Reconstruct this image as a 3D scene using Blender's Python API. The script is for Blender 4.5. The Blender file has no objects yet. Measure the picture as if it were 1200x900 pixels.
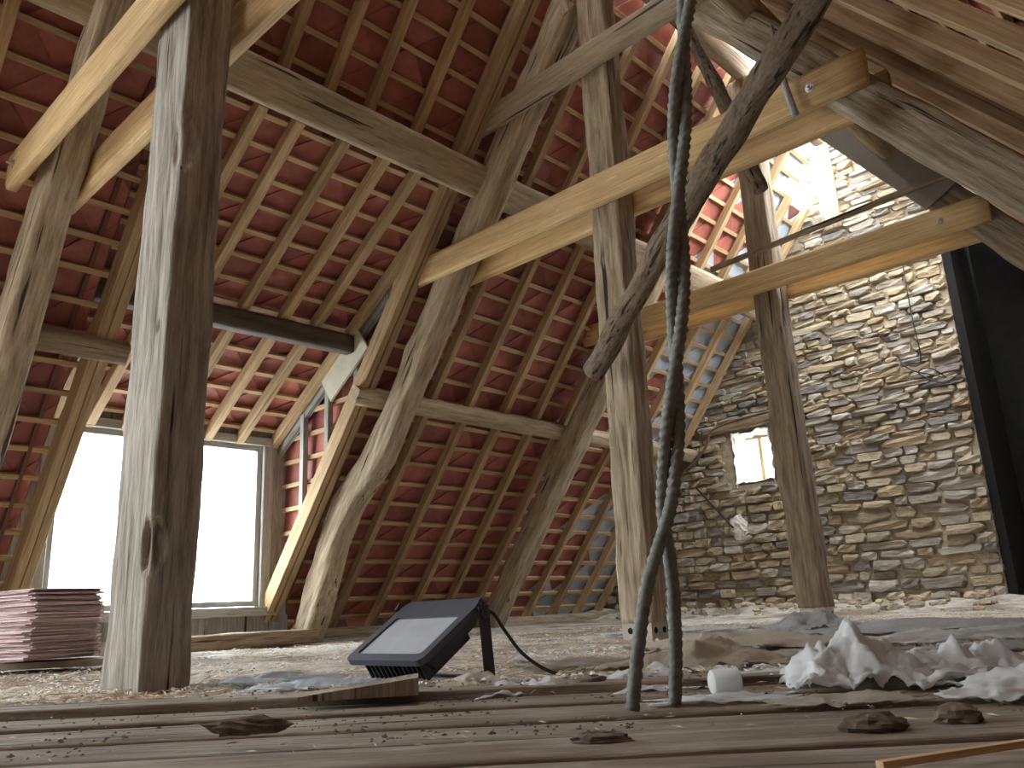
import bpy, math, random
from mathutils import Vector, Matrix, noise
R = math.radians
random.seed(7)
S = bpy.context.scene
COL = S.collection

# ------------------------------------------------------------------ camera
CAM = Vector((3.45, 0.0, 0.25))
yaw, pitch, roll = R(43.011), R(15.224), R(2.772)
fw = Vector((-math.sin(yaw) * math.cos(pitch), math.cos(yaw) * math.cos(pitch), math.sin(pitch)))
rt = Vector((math.cos(yaw), math.sin(yaw), 0)); up = rt.cross(fw)
rt2 = math.cos(roll) * rt - math.sin(roll) * up
up2 = math.sin(roll) * rt + math.cos(roll) * up
cd = bpy.data.cameras.new('camera'); cam = bpy.data.objects.new('camera', cd); COL.objects.link(cam)
m = Matrix.Identity(4)
for i in range(3):
    m[i][0], m[i][1], m[i][2], m[i][3] = rt2[i], up2[i], -fw[i], CAM[i]
cam.matrix_world = m
FPX = 964.14
cd.sensor_width = 36.0; cd.lens = FPX / 1200 * 36.0; cd.clip_start = 0.02
S.camera = cam

# ------------------------------------------------------------------ sky and exposure
w = bpy.data.worlds.new('overcast_sky'); S.world = w; w.use_nodes = True
bg = w.node_tree.nodes['Background']
bg.inputs[0].default_value = (0.90, 0.955, 1.0, 1); bg.inputs[1].default_value = 4.0
S.view_settings.view_transform = 'Standard'; S.view_settings.look = 'None'
S.view_settings.gamma = 1.0; S.view_settings.use_curve_mapping = False
S.view_settings.exposure = 2.2


def portal(name, loc, direction, sx, sy):
    """sampling portal in an opening: it gives off no light of its own"""
    l = bpy.data.lights.new(name, 'AREA'); l.shape = 'RECTANGLE'; l.size = sx; l.size_y = sy
    l.cycles.is_portal = True
    o = bpy.data.objects.new(name, l); COL.objects.link(o); o.location = loc
    o.rotation_euler = Vector(direction).to_track_quat('-Z', 'Y').to_euler()
    return o


# ------------------------------------------------------------------ materials
def nodes(name):
    mt = bpy.data.materials.new(name); mt.use_nodes = True
    nt = mt.node_tree
    return mt, nt, nt.nodes['Principled BSDF']


def link(nt, a, b): nt.links.new(a, b)


def ramp(nt, fac, stops):
    r = nt.nodes.new('ShaderNodeValToRGB')
    while len(r.color_ramp.elements) > 1: r.color_ramp.elements.remove(r.color_ramp.elements[-1])
    for i, (p, c) in enumerate(stops):
        e = r.color_ramp.elements[0] if i == 0 else r.color_ramp.elements.new(p)
        e.position = p; e.color = (*c, 1)
    link(nt, fac, r.inputs[0]); return r.outputs[0]


def tex(nt, scale, nscale, detail=6, rough=0.6, kind='noise', coord='Object'):
    tc = nt.nodes.new('ShaderNodeTexCoord'); mp = nt.nodes.new('ShaderNodeMapping')
    mp.inputs['Scale'].default_value = scale
    link(nt, tc.outputs[coord], mp.inputs[0])
    oi = nt.nodes.new('ShaderNodeObjectInfo'); ml = nt.nodes.new('ShaderNodeMath'); ml.operation = 'MULTIPLY'
    ml.inputs[1].default_value = 37.0; link(nt, oi.outputs['Random'], ml.inputs[0])
    cx = nt.nodes.new('ShaderNodeCombineXYZ'); link(nt, ml.outputs[0], cx.inputs[0]); link(nt, ml.outputs[0], cx.inputs[2])
    link(nt, cx.outputs[0], mp.inputs['Location'])
    if kind == 'noise':
        n = nt.nodes.new('ShaderNodeTexNoise'); n.inputs['Scale'].default_value = nscale
        n.inputs['Detail'].default_value = detail; n.inputs['Roughness'].default_value = rough
        link(nt, mp.outputs[0], n.inputs['Vector']); return n.outputs[0]
    n = nt.nodes.new('ShaderNodeTexVoronoi'); n.inputs['Scale'].default_value = nscale
    link(nt, mp.outputs[0], n.inputs['Vector']); return n.outputs[0]


def mix(nt, fac, a, b, mode='MIX'):
    n = nt.nodes.new('ShaderNodeMix'); n.data_type = 'RGBA'; n.blend_type = mode
    for s, v in ((0, fac), (6, a), (7, b)):
        if isinstance(v, (int, float)): n.inputs[s].default_value = v
        elif isinstance(v, tuple): n.inputs[s].default_value = (*v, 1)
        else: link(nt, v, n.inputs[s])
    return n.outputs[2]


def bump(nt, bsdf, h, strength, dist):
    b = nt.nodes.new('ShaderNodeBump'); b.inputs['Strength'].default_value = strength
    b.inputs['Distance'].default_value = dist
    link(nt, h, b.inputs['Height']); link(nt, b.outputs[0], bsdf.inputs['Normal'])


def vary(nt, col, amt):
    """per-object brightness variation"""
    oi = nt.nodes.new('ShaderNodeObjectInfo'); mr = nt.nodes.new('ShaderNodeMapRange')
    mr.inputs[3].default_value = 1 - amt; mr.inputs[4].default_value = 1 + amt
    link(nt, oi.outputs['Random'], mr.inputs[0])
    n = nt.nodes.new('ShaderNodeVectorMath'); n.operation = 'SCALE'
    link(nt, col, n.inputs[0]); link(nt, mr.outputs[0], n.inputs['Scale']); return n.outputs[0]


def wood(name, light, mid, dark, crack=(0.04, 0.03, 0.02), crackpos=0.36, grain=(9, 9, 0.7), bstr=0.5, bdist=0.012, rough=0.85, var=0.12, stain=None):
    mt, nt, b = nodes(name)
    g = tex(nt, grain, 3.0, 8, 0.65)
    c = ramp(nt, g, [(0.30, dark), (0.5, mid), (0.72, light)])
    cr = tex(nt, (grain[0] * 1.2, grain[1] * 1.2, grain[2] * 0.5), 2.2, 3, 0.5)
    k = ramp(nt, cr, [(crackpos - 0.05, (1, 1, 1)), (crackpos, (0, 0, 0))])
    c = mix(nt, k, c, crack)
    fg = tex(nt, (grain[0] * 6, grain[1] * 6, grain[2] * 3), 2.5, 4, 0.7)
    c = mix(nt, 0.6, c, ramp(nt, fg, [(0.32, (0.42, 0.38, 0.34)), (0.5, (0.95, 0.95, 0.95)), (0.7, (1.25, 1.22, 1.18))]), 'MULTIPLY')
    pt = tex(nt, (1, 1, 0.5), 2.5, 4, 0.6)
    c = mix(nt, 0.45, c, ramp(nt, pt, [(0.3, (0.45, 0.42, 0.38)), (0.7, (1, 1, 1))]), 'MULTIPLY')
    if stain:
        st = tex(nt, (6, 6, 1.2), 4, 6, 0.7)
        c = mix(nt, ramp(nt, st, [(0.64, (0, 0, 0)), (0.7, (0.7, 0.7, 0.7))]), c, stain)
    if var: c = vary(nt, c, var)
    link(nt, c, b.inputs['Base Color']); b.inputs['Roughness'].default_value = rough
    h = mix(nt, k, mix(nt, 0.35, g, fg), (0, 0, 0))
    bump(nt, b, h, bstr, bdist)
    return mt


def speck(name, cols, nscale, rough=0.9, bstr=0.4, bdist=0.01, var=0.1, scale=(1, 1, 1), detail=8, coord='Object'):
    mt, nt, b = nodes(name)
    g = tex(nt, scale, nscale, detail, 0.68, coord=coord)
    n = len(cols)
    c = ramp(nt, g, [(0.3 + 0.4 * i / max(1, n - 1), q) for i, q in enumerate(cols)])
    if var: c = vary(nt, c, var)
    link(nt, c, b.inputs['Base Color']); b.inputs['Roughness'].default_value = rough
    if bstr: bump(nt, b, g, bstr, bdist)
    return mt


M = {}
M['old'] = wood('weathered_oak', (0.64, 0.55, 0.41), (0.47, 0.38, 0.26), (0.24, 0.175, 0.11), bstr=0.9, bdist=0.02)
M['greyoak'] = wood('grey_weathered_oak', (0.66, 0.62, 0.54), (0.46, 0.425, 0.36), (0.20, 0.18, 0.145), bstr=1.0, bdist=0.025)
M['oldbrown'] = wood('weathered_brown_oak', (0.50, 0.40, 0.27), (0.36, 0.27, 0.175), (0.17, 0.12, 0.075), bstr=0.9, bdist=0.02)
M['new'] = wood('pale_sawn_pine', (0.82, 0.61, 0.33), (0.74, 0.52, 0.255), (0.56, 0.37, 0.165), crack=(0.30, 0.19, 0.09), crackpos=0.30, grain=(7, 7, 0.35), bstr=0.12, bdist=0.004, var=0.05, stain=(0.88, 0.76, 0.52))
M['rafter'] = wood('sawn_rafter_wood', (0.66, 0.48, 0.28), (0.53, 0.37, 0.20), (0.34, 0.22, 0.115), crack=(0.15, 0.09, 0.05), crackpos=0.31, grain=(10, 10, 0.5), bstr=0.2, bdist=0.004, var=0.16)
M['batten'] = wood('pine_batten_wood', (0.72, 0.52, 0.31), (0.60, 0.42, 0.23), (0.42, 0.27, 0.13), crack=(0.2, 0.12, 0.06), crackpos=0.30, grain=(12, 12, 0.6), bstr=0.1, bdist=0.003, var=0.14)
M['purlin'] = wood('dusty_purlin_wood', (0.58, 0.47, 0.32), (0.48, 0.38, 0.25), (0.32, 0.24, 0.155), bstr=0.4, bdist=0.01)
M['greywood'] = wood('grey_weathered_wood', (0.50, 0.49, 0.46), (0.38, 0.37, 0.35), (0.22, 0.21, 0.20), bstr=0.3, bdist=0.006)
M['darkwood'] = wood('dark_stained_wood', (0.16, 0.13, 0.10), (0.11, 0.09, 0.07), (0.06, 0.05, 0.04), bstr=0.4, bdist=0.008)
M['bark'] = wood('rough_bark_pole', (0.44, 0.36, 0.26), (0.29, 0.22, 0.15), (0.12, 0.085, 0.055), grain=(14, 14, 5), crackpos=0.4, bstr=1.0, bdist=0.03)
M['plank'] = wood('dusty_floor_plank', (0.46, 0.41, 0.33), (0.35, 0.30, 0.235), (0.20, 0.165, 0.12), grain=(11, 11, 0.8), bstr=0.9, bdist=0.012)
M['red'] = speck('red_slate', [(0.29, 0.085, 0.06), (0.36, 0.115, 0.085), (0.45, 0.17, 0.13)], 5, 0.6, 0.08, 0.003, 0.26)
M['grey'] = speck('grey_blue_slate', [(0.40, 0.47, 0.55), (0.48, 0.55, 0.63), (0.56, 0.62, 0.70)], 5, 0.7, 0.08, 0.003, 0.1)
M['outer'] = speck('roof_underlay', [(0.16, 0.07, 0.05), (0.2, 0.09, 0.07)], 4, 0.9, 0.1, 0.003, 0)
M['stack'] = speck('stacked_slate', [(0.40, 0.28, 0.27), (0.52, 0.39, 0.38), (0.64, 0.54, 0.53)], 9, 0.8, 0.3, 0.004, 0.28)
M['mortar'] = speck('lime_mortar', [(0.26, 0.21, 0.14), (0.37, 0.31, 0.22), (0.50, 0.44, 0.34)], 14, 0.95, 0.6, 0.03, 0)
STONE = [speck('stone_%s' % n, c, 3.2, 0.95, 1.0, 0.06, 0.22) for n, c in (
    ('buff', [(0.38, 0.30, 0.19), (0.53, 0.44, 0.30), (0.66, 0.57, 0.43)]),
    ('ochre', [(0.34, 0.25, 0.145), (0.46, 0.355, 0.22), (0.56, 0.46, 0.32)]),
    ('greybrown', [(0.32, 0.27, 0.20), (0.45, 0.395, 0.31), (0.58, 0.52, 0.43)]),
    ('slatey', [(0.22, 0.19, 0.165), (0.31, 0.28, 0.25), (0.42, 0.39, 0.35)]),
    ('pale', [(0.46, 0.41, 0.33), (0.58, 0.53, 0.44), (0.70, 0.66, 0.58)]))]
M['near_black'] = speck('near_black_masonry', [(0.005, 0.0045, 0.004), (0.014, 0.012, 0.010)], 6, 0.95, 0.5, 0.02, 0)
M['limewash'] = speck('white_limewash', [(0.62, 0.58, 0.48), (0.78, 0.75, 0.68), (0.86, 0.85, 0.82)], 12, 0.9, 0.8, 0.03, 0)
M['frame'] = wood('grey_painted_frame', (0.62, 0.63, 0.60), (0.52, 0.53, 0.50), (0.38, 0.38, 0.36), crack=(0.22, 0.21, 0.19), crackpos=0.3, bstr=0.2, bdist=0.003)
M['ply'] = speck('plywood_gusset', [(0.50, 0.46, 0.34), (0.58, 0.54, 0.42), (0.64, 0.60, 0.50)], 6, 0.8, 0.1, 0.002, 0)
M['lining'] = speck('brown_hardboard', [(0.22, 0.19, 0.15), (0.27, 0.235, 0.19), (0.31, 0.275, 0.23)], 3, 0.85, 0.1, 0.003, 0)
M['debris'] = speck('dusty_floor_debris', [(0.30, 0.25, 0.19), (0.52, 0.47, 0.39), (0.68, 0.64, 0.57), (0.80, 0.77, 0.72)], 9, 0.95, 1.0, 0.03, 0, detail=12)
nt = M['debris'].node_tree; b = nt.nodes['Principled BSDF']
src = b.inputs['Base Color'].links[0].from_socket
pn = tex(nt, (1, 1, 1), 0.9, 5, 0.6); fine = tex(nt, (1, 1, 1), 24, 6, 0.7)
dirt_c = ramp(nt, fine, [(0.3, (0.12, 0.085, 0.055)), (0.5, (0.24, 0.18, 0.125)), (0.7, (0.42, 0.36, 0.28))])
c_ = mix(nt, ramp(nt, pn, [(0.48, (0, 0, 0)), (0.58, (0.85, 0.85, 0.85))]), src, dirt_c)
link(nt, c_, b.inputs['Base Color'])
nt = M['plank'].node_tree; b = nt.nodes['Principled BSDF']
src = b.inputs['Base Color'].links[0].from_socket
pn = tex(nt, (1, 1, 0.45), 3.0, 6, 0.65)
c_ = mix(nt, ramp(nt, pn, [(0.46, (0, 0, 0)), (0.60, (0.8, 0.8, 0.8))]), src, (0.15, 0.105, 0.068))
link(nt, c_, b.inputs['Base Color'])
M['straw'] = speck('straw_bits', [(0.42, 0.32, 0.19), (0.62, 0.52, 0.36), (0.74, 0.68, 0.56)], 30, 0.9, 0, 0, 0)
M['flake'] = speck('white_flakes', [(0.66, 0.66, 0.62), (0.80, 0.80, 0.78), (0.88, 0.88, 0.87)], 20, 0.9, 0, 0, 0)
M['dirt'] = speck('dark_dirt', [(0.07, 0.05, 0.035), (0.14, 0.105, 0.075), (0.22, 0.17, 0.12)], 25, 0.95, 0.6, 0.01, 0.1)
M['white'] = speck('white_sheet', [(0.72, 0.74, 0.72), (0.82, 0.84, 0.83), (0.87, 0.88, 0.88)], 4, 0.55, 0.2, 0.01, 0.06)
M['bluish'] = speck('pale_blue_sheet', [(0.56, 0.66, 0.72), (0.68, 0.76, 0.80)], 4, 0.5, 0.2, 0.01, 0)
M['tan'] = speck('tan_sheet', [(0.42, 0.37, 0.27), (0.54, 0.49, 0.38), (0.64, 0.59, 0.49)], 5, 0.6, 0.2, 0.01, 0.08)
M['film'] = speck('yellowed_film', [(0.46, 0.43, 0.34), (0.62, 0.60, 0.52), (0.72, 0.71, 0.65)], 5, 0.35, 0.3, 0.01, 0.08)
M['greysheet'] = speck('grey_plastic_sheet', [(0.46, 0.46, 0.45), (0.58, 0.58, 0.57)], 5, 0.45, 0.2, 0.01, 0.08)
def translucent(mt, amt):
    nt = mt.node_tree; b = nt.nodes['Principled BSDF']; out = nt.nodes['Material Output']
    t = nt.nodes.new('ShaderNodeBsdfTranslucent'); mx = nt.nodes.new('ShaderNodeMixShader'); mx.inputs[0].default_value = amt
    for l in b.inputs['Base Color'].links: link(nt, l.from_socket, t.inputs[0])
    link(nt, b.outputs[0], mx.inputs[1]); link(nt, t.outputs[0], mx.inputs[2]); link(nt, mx.outputs[0], out.inputs[0])
for k_, a_ in (('white', .45), ('bluish', .4), ('film', .5), ('tan', .25), ('greysheet', .4)): translucent(M[k_], a_)
M['rope'] = speck('dark_steel_rope', [(0.09, 0.10, 0.09), (0.17, 0.18, 0.155), (0.26, 0.26, 0.22)], 40, 0.7, 0.4, 0.004, 0.1)
M['black'] = speck('black_housing', [(0.022, 0.024, 0.028), (0.034, 0.036, 0.042)], 8, 0.5, 0.05, 0.001, 0)
M['bezel'] = speck('dusty_dark_bezel', [(0.05, 0.058, 0.075), (0.075, 0.085, 0.105)], 6, 0.42, 0.05, 0.001, 0)
M['lens'] = speck('dusty_lamp_glass', [(0.36, 0.39, 0.42), (0.46, 0.49, 0.52)], 5, 0.25, 0, 0, 0)
M['cable'] = speck('black_cable', [(0.012, 0.012, 0.013), (0.02, 0.02, 0.02)], 8, 0.5, 0, 0, 0)
M['pipe'] = speck('rusty_conduit', [(0.12, 0.075, 0.045), (0.2, 0.13, 0.08)], 12, 0.8, 0.2, 0.003, 0)
mt, nt, b = nodes('zinc_bolt'); b.inputs['Metallic'].default_value = 0.9; b.inputs['Base Color'].default_value = (0.6, 0.6, 0.58, 1); b.inputs['Roughness'].default_value = 0.4; M['bolt'] = mt
mt = bpy.data.materials.new('window_glass'); mt.use_nodes = True; nt = mt.node_tree; nt.nodes.clear()
o_ = nt.nodes.new('ShaderNodeOutputMaterial'); ms = nt.nodes.new('ShaderNodeMixShader'); tr = nt.nodes.new('ShaderNodeBsdfTransparent'); gl = nt.nodes.new('ShaderNodeBsdfGlossy')
tr.inputs[0].default_value = (0.95, 0.97, 0.97, 1); gl.inputs['Roughness'].default_value = 0.05; ms.inputs[0].default_value = 0.06
link(nt, tr.outputs[0], ms.inputs[1]); link(nt, gl.outputs[0], ms.inputs[2]); link(nt, ms.outputs[0], o_.inputs[0]); M['glass'] = mt


# ------------------------------------------------------------------ builders
def mesh(name, verts, faces, mat, smooth=False):
    me = bpy.data.meshes.new(name); me.from_pydata(verts, [], faces); me.update()
    if mat: me.materials.append(mat)
    if smooth:
        me.polygons.foreach_set('use_smooth', [True] * len(me.polygons))
    return me


def put(name, me, parent=None, mat4=None):
    o = bpy.data.objects.new(name, me); COL.objects.link(o)
    if parent: o.parent = parent
    if mat4 is not None: o.matrix_local = mat4
    return o


def tag(o, label=None, cat=None, group=None, kind=None):
    if label: o['label'] = label
    if cat: o['category'] = cat
    if group: o['group'] = group
    if kind: o['kind'] = kind
    return o


def empty(name, loc=(0, 0, 0)):
    o = bpy.data.objects.new(name, None); COL.objects.link(o); o.location = loc; o.empty_display_size = 0.05
    return o


def boxdata(x0, x1, y0, y1, z0, z1):
    v = [(x0, y0, z0), (x1, y0, z0), (x1, y1, z0), (x0, y1, z0), (x0, y0, z1), (x1, y0, z1), (x1, y1, z1), (x0, y1, z1)]
    f = [(0, 3, 2, 1), (4, 5, 6, 7), (0, 1, 5, 4), (1, 2, 6, 5), (2, 3, 7, 6), (3, 0, 4, 7)]
    return v, f


def join(parts):
    V, F = [], []
    for v, f in parts:
        n = len(V); V += [tuple(q) for q in v]; F += [tuple(i + n for i in q) for q in f]
    return V, F


def chamfer_box(w, d, L, c=0.006):
    """sawn bar, section w (x) by d (y), from z=0 to L, arrises broken"""
    a, e = w / 2, d / 2
    sec = [(-a + c, -e), (a - c, -e), (a, -e + c), (a, e - c), (a - c, e), (-a + c, e), (-a, e - c), (-a, -e + c)]
    v = [(x, y, 0) for x, y in sec] + [(x, y, L) for x, y in sec]
    f = [tuple(range(7, -1, -1)), tuple(range(8, 16))] + [(i, (i + 1) % 8, 8 + (i + 1) % 8, 8 + i) for i in range(8)]
    return v, f


def frame_from(p0, p1, side):
    z = (Vector(p1) - Vector(p0)).normalized()
    x = Vector(side); x = (x - z * x.dot(z)).normalized(); y = z.cross(x)
    mm = Matrix.Identity(4)
    for i in range(3): mm[i][0], mm[i][1], mm[i][2], mm[i][3] = x[i], y[i], z[i], p0[i]
    return mm


_bars = {}
def bar(name, p0, p1, side, w, d, mat, parent=None):
    L = (Vector(p1) - Vector(p0)).length
    key = (round(w, 4), round(d, 4), round(L, 3), mat.name)
    if key not in _bars: _bars[key] = mesh(name, *chamfer_box(w, d, L, min(w, d) * 0.06), mat)
    return put(name, _bars[key], parent, frame_from(p0, p1, side))


def spline(pts, n):
    P = [Vector(q) for q in pts]
    if len(P) == 2: return [P[0].lerp(P[1], i / n) for i in range(n + 1)]
    E = [P[0] * 2 - P[1]] + P + [P[-1] * 2 - P[-2]]
    out = []; k = len(P) - 1
    for i in range(n + 1):
        t = i / n * k; j = min(int(t), k - 1); u = t - j
        a, b_, c, d = E[j], E[j + 1], E[j + 2], E[j + 3]
        out.append(0.5 * ((2 * b_) + (c - a) * u + (2 * a - 5 * b_ + 4 * c - d) * u * u + (3 * b_ - a - 3 * c + d) * u ** 3))
    return out


def hewn(name, pts, side, w, d, mat, parent=None, rough=0.012, square=5.0, taper=1.0, seed=0, n=24, step=0.05, waney=0.0, groove=0.0, dents=()):
    """rough-hewn timber: squared section with waney arrises following a curve"""
    P0, P1 = Vector(pts[0]), Vector(pts[-1])
    mm = frame_from(P0, P1, side); inv = mm.inverted()
    L = sum((Vector(a) - Vector(b_)).length for a, b_ in zip(pts, pts[1:]))
    k = max(6, int(L / step)); path = [inv @ q for q in spline(pts, k)]
    V, F = [], []
    so = Vector((seed * 13.7, seed * 5.1, seed * 3.3))
    for i, c in enumerate(path):
        tp = 1 + (taper - 1) * i / k
        wn = square + waney * noise.noise(Vector((0.3, 0.7, i * step * 0.8)) + so) * square
        wn = max(2.2, wn)
        for j in range(n):
            a = 2 * math.pi * (j + 0.5) / n; ca, sa = math.cos(a), math.sin(a)
            r = (abs(ca) ** wn + abs(sa) ** wn) ** (-1 / wn)
            q = Vector((ca * r * w / 2 * tp, sa * r * d / 2 * tp, 0))
            g = Vector((q.x * 7, q.y * 7, c.z * 2.2)) + so
            g2 = Vector((q.x * 22, q.y * 22, c.z * 4.5)) + so
            dis = rough * (1.1 * noise.noise(g) + 0.8 * noise.noise(g2)) * (1 if 0 < i < k else 0.6)
            for dx, dy, dz, dr, dd in dents:
                t_ = math.sqrt(((q.x - dx) ** 2 + (q.y - dy) ** 2) / (dr * .55) ** 2 + ((c.z - dz) / dr) ** 2)
                if t_ < 1: dis -= dd * (1 - t_ * t_) * (1 + .6 * noise.noise(g2 * 2))
            if groove: dis -= groove * abs(noise.noise(Vector((q.x * 34, q.y * 34, c.z * 1.6)) + so)) * 1.6
            q *= 1 + dis / max(0.02, q.length)
            V.append((c.x + q.x, c.y + q.y, c.z))
    for i in range(k):
        for j in range(n):
            F.append((i * n + j, i * n + (j + 1) % n, (i + 1) * n + (j + 1) % n, (i + 1) * n + j))
    F.append(tuple(range(n - 1, -1, -1))); F.append(tuple(range(k * n, (k + 1) * n)))
    me = mesh(name, V, F, mat, True)
    me.polygons[len(F) - 1].use_smooth = False; me.polygons[len(F) - 2].use_smooth = False
    return put(name, me, parent, mm)


def tube(name, pts, r, mat, parent=None, n=8, k=40, lobes=0, twist=0.0, r1=None):
    P = spline(pts, k); V, F = [], []
    nx = None; L = 0
    for i, c in enumerate(P):
        t = (P[min(i + 1, k)] - P[max(i - 1, 0)]).normalized()
        if nx is None: nx = t.orthogonal().normalized()
        nx = (nx - t * nx.dot(t)).normalized(); ny = t.cross(nx)
        if i: L += (c - P[i - 1]).length
        rr = r if r1 is None else r + (r1 - r) * i / k
        for j in range(n):
            a = 2 * math.pi * j / n
            q = rr * (1 + (0.16 * math.cos(lobes * a - twist * L) if lobes else 0))
            V.append(c + nx * (q * math.cos(a)) + ny * (q * math.sin(a)))
    for i in range(k):
        for j in range(n): F.append((i * n + j, i * n + (j + 1) % n, (i + 1) * n + (j + 1) % n, (i + 1) * n + j))
    F.append(tuple(range(n - 1, -1, -1))); F.append(tuple(range(k * n, (k + 1) * n)))
    o = P[0].copy()
    return put(name, mesh(name, [tuple(q - o) for q in V], F, mat, True), parent, Matrix.Translation(o))


def project(q):
    d = Vector(q) - CAM; z = d.dot(fw)
    if z < 0.05: return None
    return 600 + FPX * d.dot(rt2) / z, 450 - FPX * d.dot(up2) / z, z


# ------------------------------------------------------------------ roof geometry
TH = R(51.657); CT, ST = math.cos(TH), math.sin(TH)
YG = 10.6                                   # inner face of the stone gable
def L(s, off, y): return Vector((-0.05 - s * CT + off * ST, y, 5.983 - s * ST - off * CT))     # left slope
def Q(s, off, y): return Vector((0.13 + s * CT - off * ST, y, 6.21 - s * ST - off * CT))       # right slope
TD = math.atan(0.64); CD, SD = math.cos(TD), math.sin(TD)
def D(s, off, y): return Vector((-1.5 - s * CD + off * SD, y, 4.0 - s * SD - off * CD))        # dormer roof
S_HEAD = 2.34; D0, D1 = 2.12, 4.74          # dormer opening
S_FLOOR = 7.62
O0, O1 = -3.0, -.45                         # unseen second opening added in the left slope to light the posts


def slab(fn, s0, s1, y0, y1, o0, o1):
    v = [fn(s, o, y) for o in (o0, o1) for s, y in ((s0, y0), (s1, y0), (s1, y1), (s0, y1))]
    f = [(0, 1, 2, 3), (7, 6, 5, 4), (0, 4, 5, 1), (1, 5, 6, 2), (2, 6, 7, 3), (3, 7, 4, 0)]
    return v, f


# --- left slope
HOLE_Y, HOLE_S = 9.85, .85                  # the roof is broken away beside the gable peak
ceil_l = put('ceiling_left', mesh('ceiling_left', *join([
    slab(L, 0, 3.9, -3.6, D0, -.13, -.16), slab(L, 3.9, S_FLOOR + .1, -3.6, O0, -.13, -.16), slab(L, 3.9, S_FLOOR + .1, O1, D0, -.13, -.16), slab(L, 6.9, S_FLOOR + .1, O0, O1, -.13, -.16), slab(L, 0, S_HEAD, D0, D1, -.13, -.16),
    slab(L, 0, S_FLOOR + .1, D1, HOLE_Y, -.13, -.16), slab(L, HOLE_S, S_FLOOR + .1, HOLE_Y, YG + .3, -.13, -.16)]), M['outer']))
tag(ceil_l, 'steep roof slope of red slates over pine battens and rafters', 'ceiling', kind='structure')
ceil_r = put('ceiling_right', mesh('ceiling_right', *join([
    slab(Q, 0, 8.2, -3.6, 7.75, -.13, -.16), slab(Q, 2.3, 8.2, 7.75, 9.75, -.13, -.16), slab(Q, 0, .15, 7.75, 9.75, -.13, -.16), slab(Q, 0, 8.2, 9.75, YG + .9, -.13, -.16)]), M['outer']))
tag(ceil_r, 'opposite roof slope in shade, open to the sky beside the gable', 'ceiling', kind='structure')
ceil_d = put('ceiling_dormer', mesh('ceiling_dormer', *slab(D, -.2, 3.66, D0 - .1, D1 + .15, -.15, -.18), M['outer']))
tag(ceil_d, 'shallow red slate dormer roof above the big bright window', 'ceiling', kind='structure')

RAFT_L = [0.2, 0.65, 1.08, 1.62, 2.82, 3.23, 3.62, 4.12, 5.10, 5.53, 6.07, 6.62, 7.16, 7.66, 8.2, 8.76, 9.30, 9.86, 10.37]
for y in RAFT_L:
    s0 = 0.05 if y < 9.8 else 0.8
    s1 = S_HEAD - 0.02 if D0 < y < D1 else S_FLOOR - 0.04
    bar('rafter', L(s0, .0, y), L(s1, .0, y), (0, 1, 0), .075, .095, M['rafter'], ceil_l)
for y in (2.17, 2.245, 4.60, 4.685):        # doubled trimmers each side of the dormer
    bar('trimmer_rafter', L(.05, .04, y), L(S_FLOOR - .05, .04, y), (0, 1, 0), .07, .17, M['rafter'], ceil_l)
rows = []
s = 0.066 + 0.252
while s < S_FLOOR - 0.1:
    rows.append(s); s += 0.252
for s in rows:
    segs = [(-0.4, YG)] if s < S_HEAD else [(-0.4, D0 + .06), (D1 - .1, YG)]
    for a, b_ in segs:
        if s < HOLE_S and b_ > 10: b_ = 10.0
        bar('batten', L(s, -.066, a), L(s, -.066, b_), (CT, 0, ST), .045, .035, M['batten'], ceil_l)

HX, HY = 0.266, 0.29
slate_v = [(-HX, 0, 0), (0, -HY, 0), (HX, 0, 0), (0, HY, 0), (-HX, 0, .008), (0, -HY, .008), (HX, 0, .008), (0, HY, .008)]
slate_f = [(3, 2, 1, 0), (4, 5, 6, 7), (0, 1, 5, 4), (1, 2, 6, 5), (2, 3, 7, 6), (3, 0, 4, 7)]
slate_red = mesh('slate', slate_v, slate_f, M['red']); slate_grey = mesh('slate_grey', slate_v, slate_f, M['grey'])
def slate_mat(fn, s, off, y, c, sn, sgn, rnd):
    yy = Vector((c * sgn, 0, sn)); zz = Vector((-sn * sgn, 0, c))      # up the slope, outward
    al = 0.055
    y2 = yy * math.cos(al) - zz * math.sin(al); z2 = zz * math.cos(al) + yy * math.sin(al)
    x2 = y2.cross(z2)
    p = fn(s, off, y) + zz * rnd.uniform(0, .002)
    mm = Matrix.Identity(4)
    a = rnd.uniform(-.012, .012); xa = x2 * math.cos(a) + y2 * math.sin(a); ya = y2 * math.cos(a) - x2 * math.sin(a)
    for i in range(3): mm[i][0], mm[i][1], mm[i][2], mm[i][3] = xa[i], ya[i], z2[i], p[i]
    return mm
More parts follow.
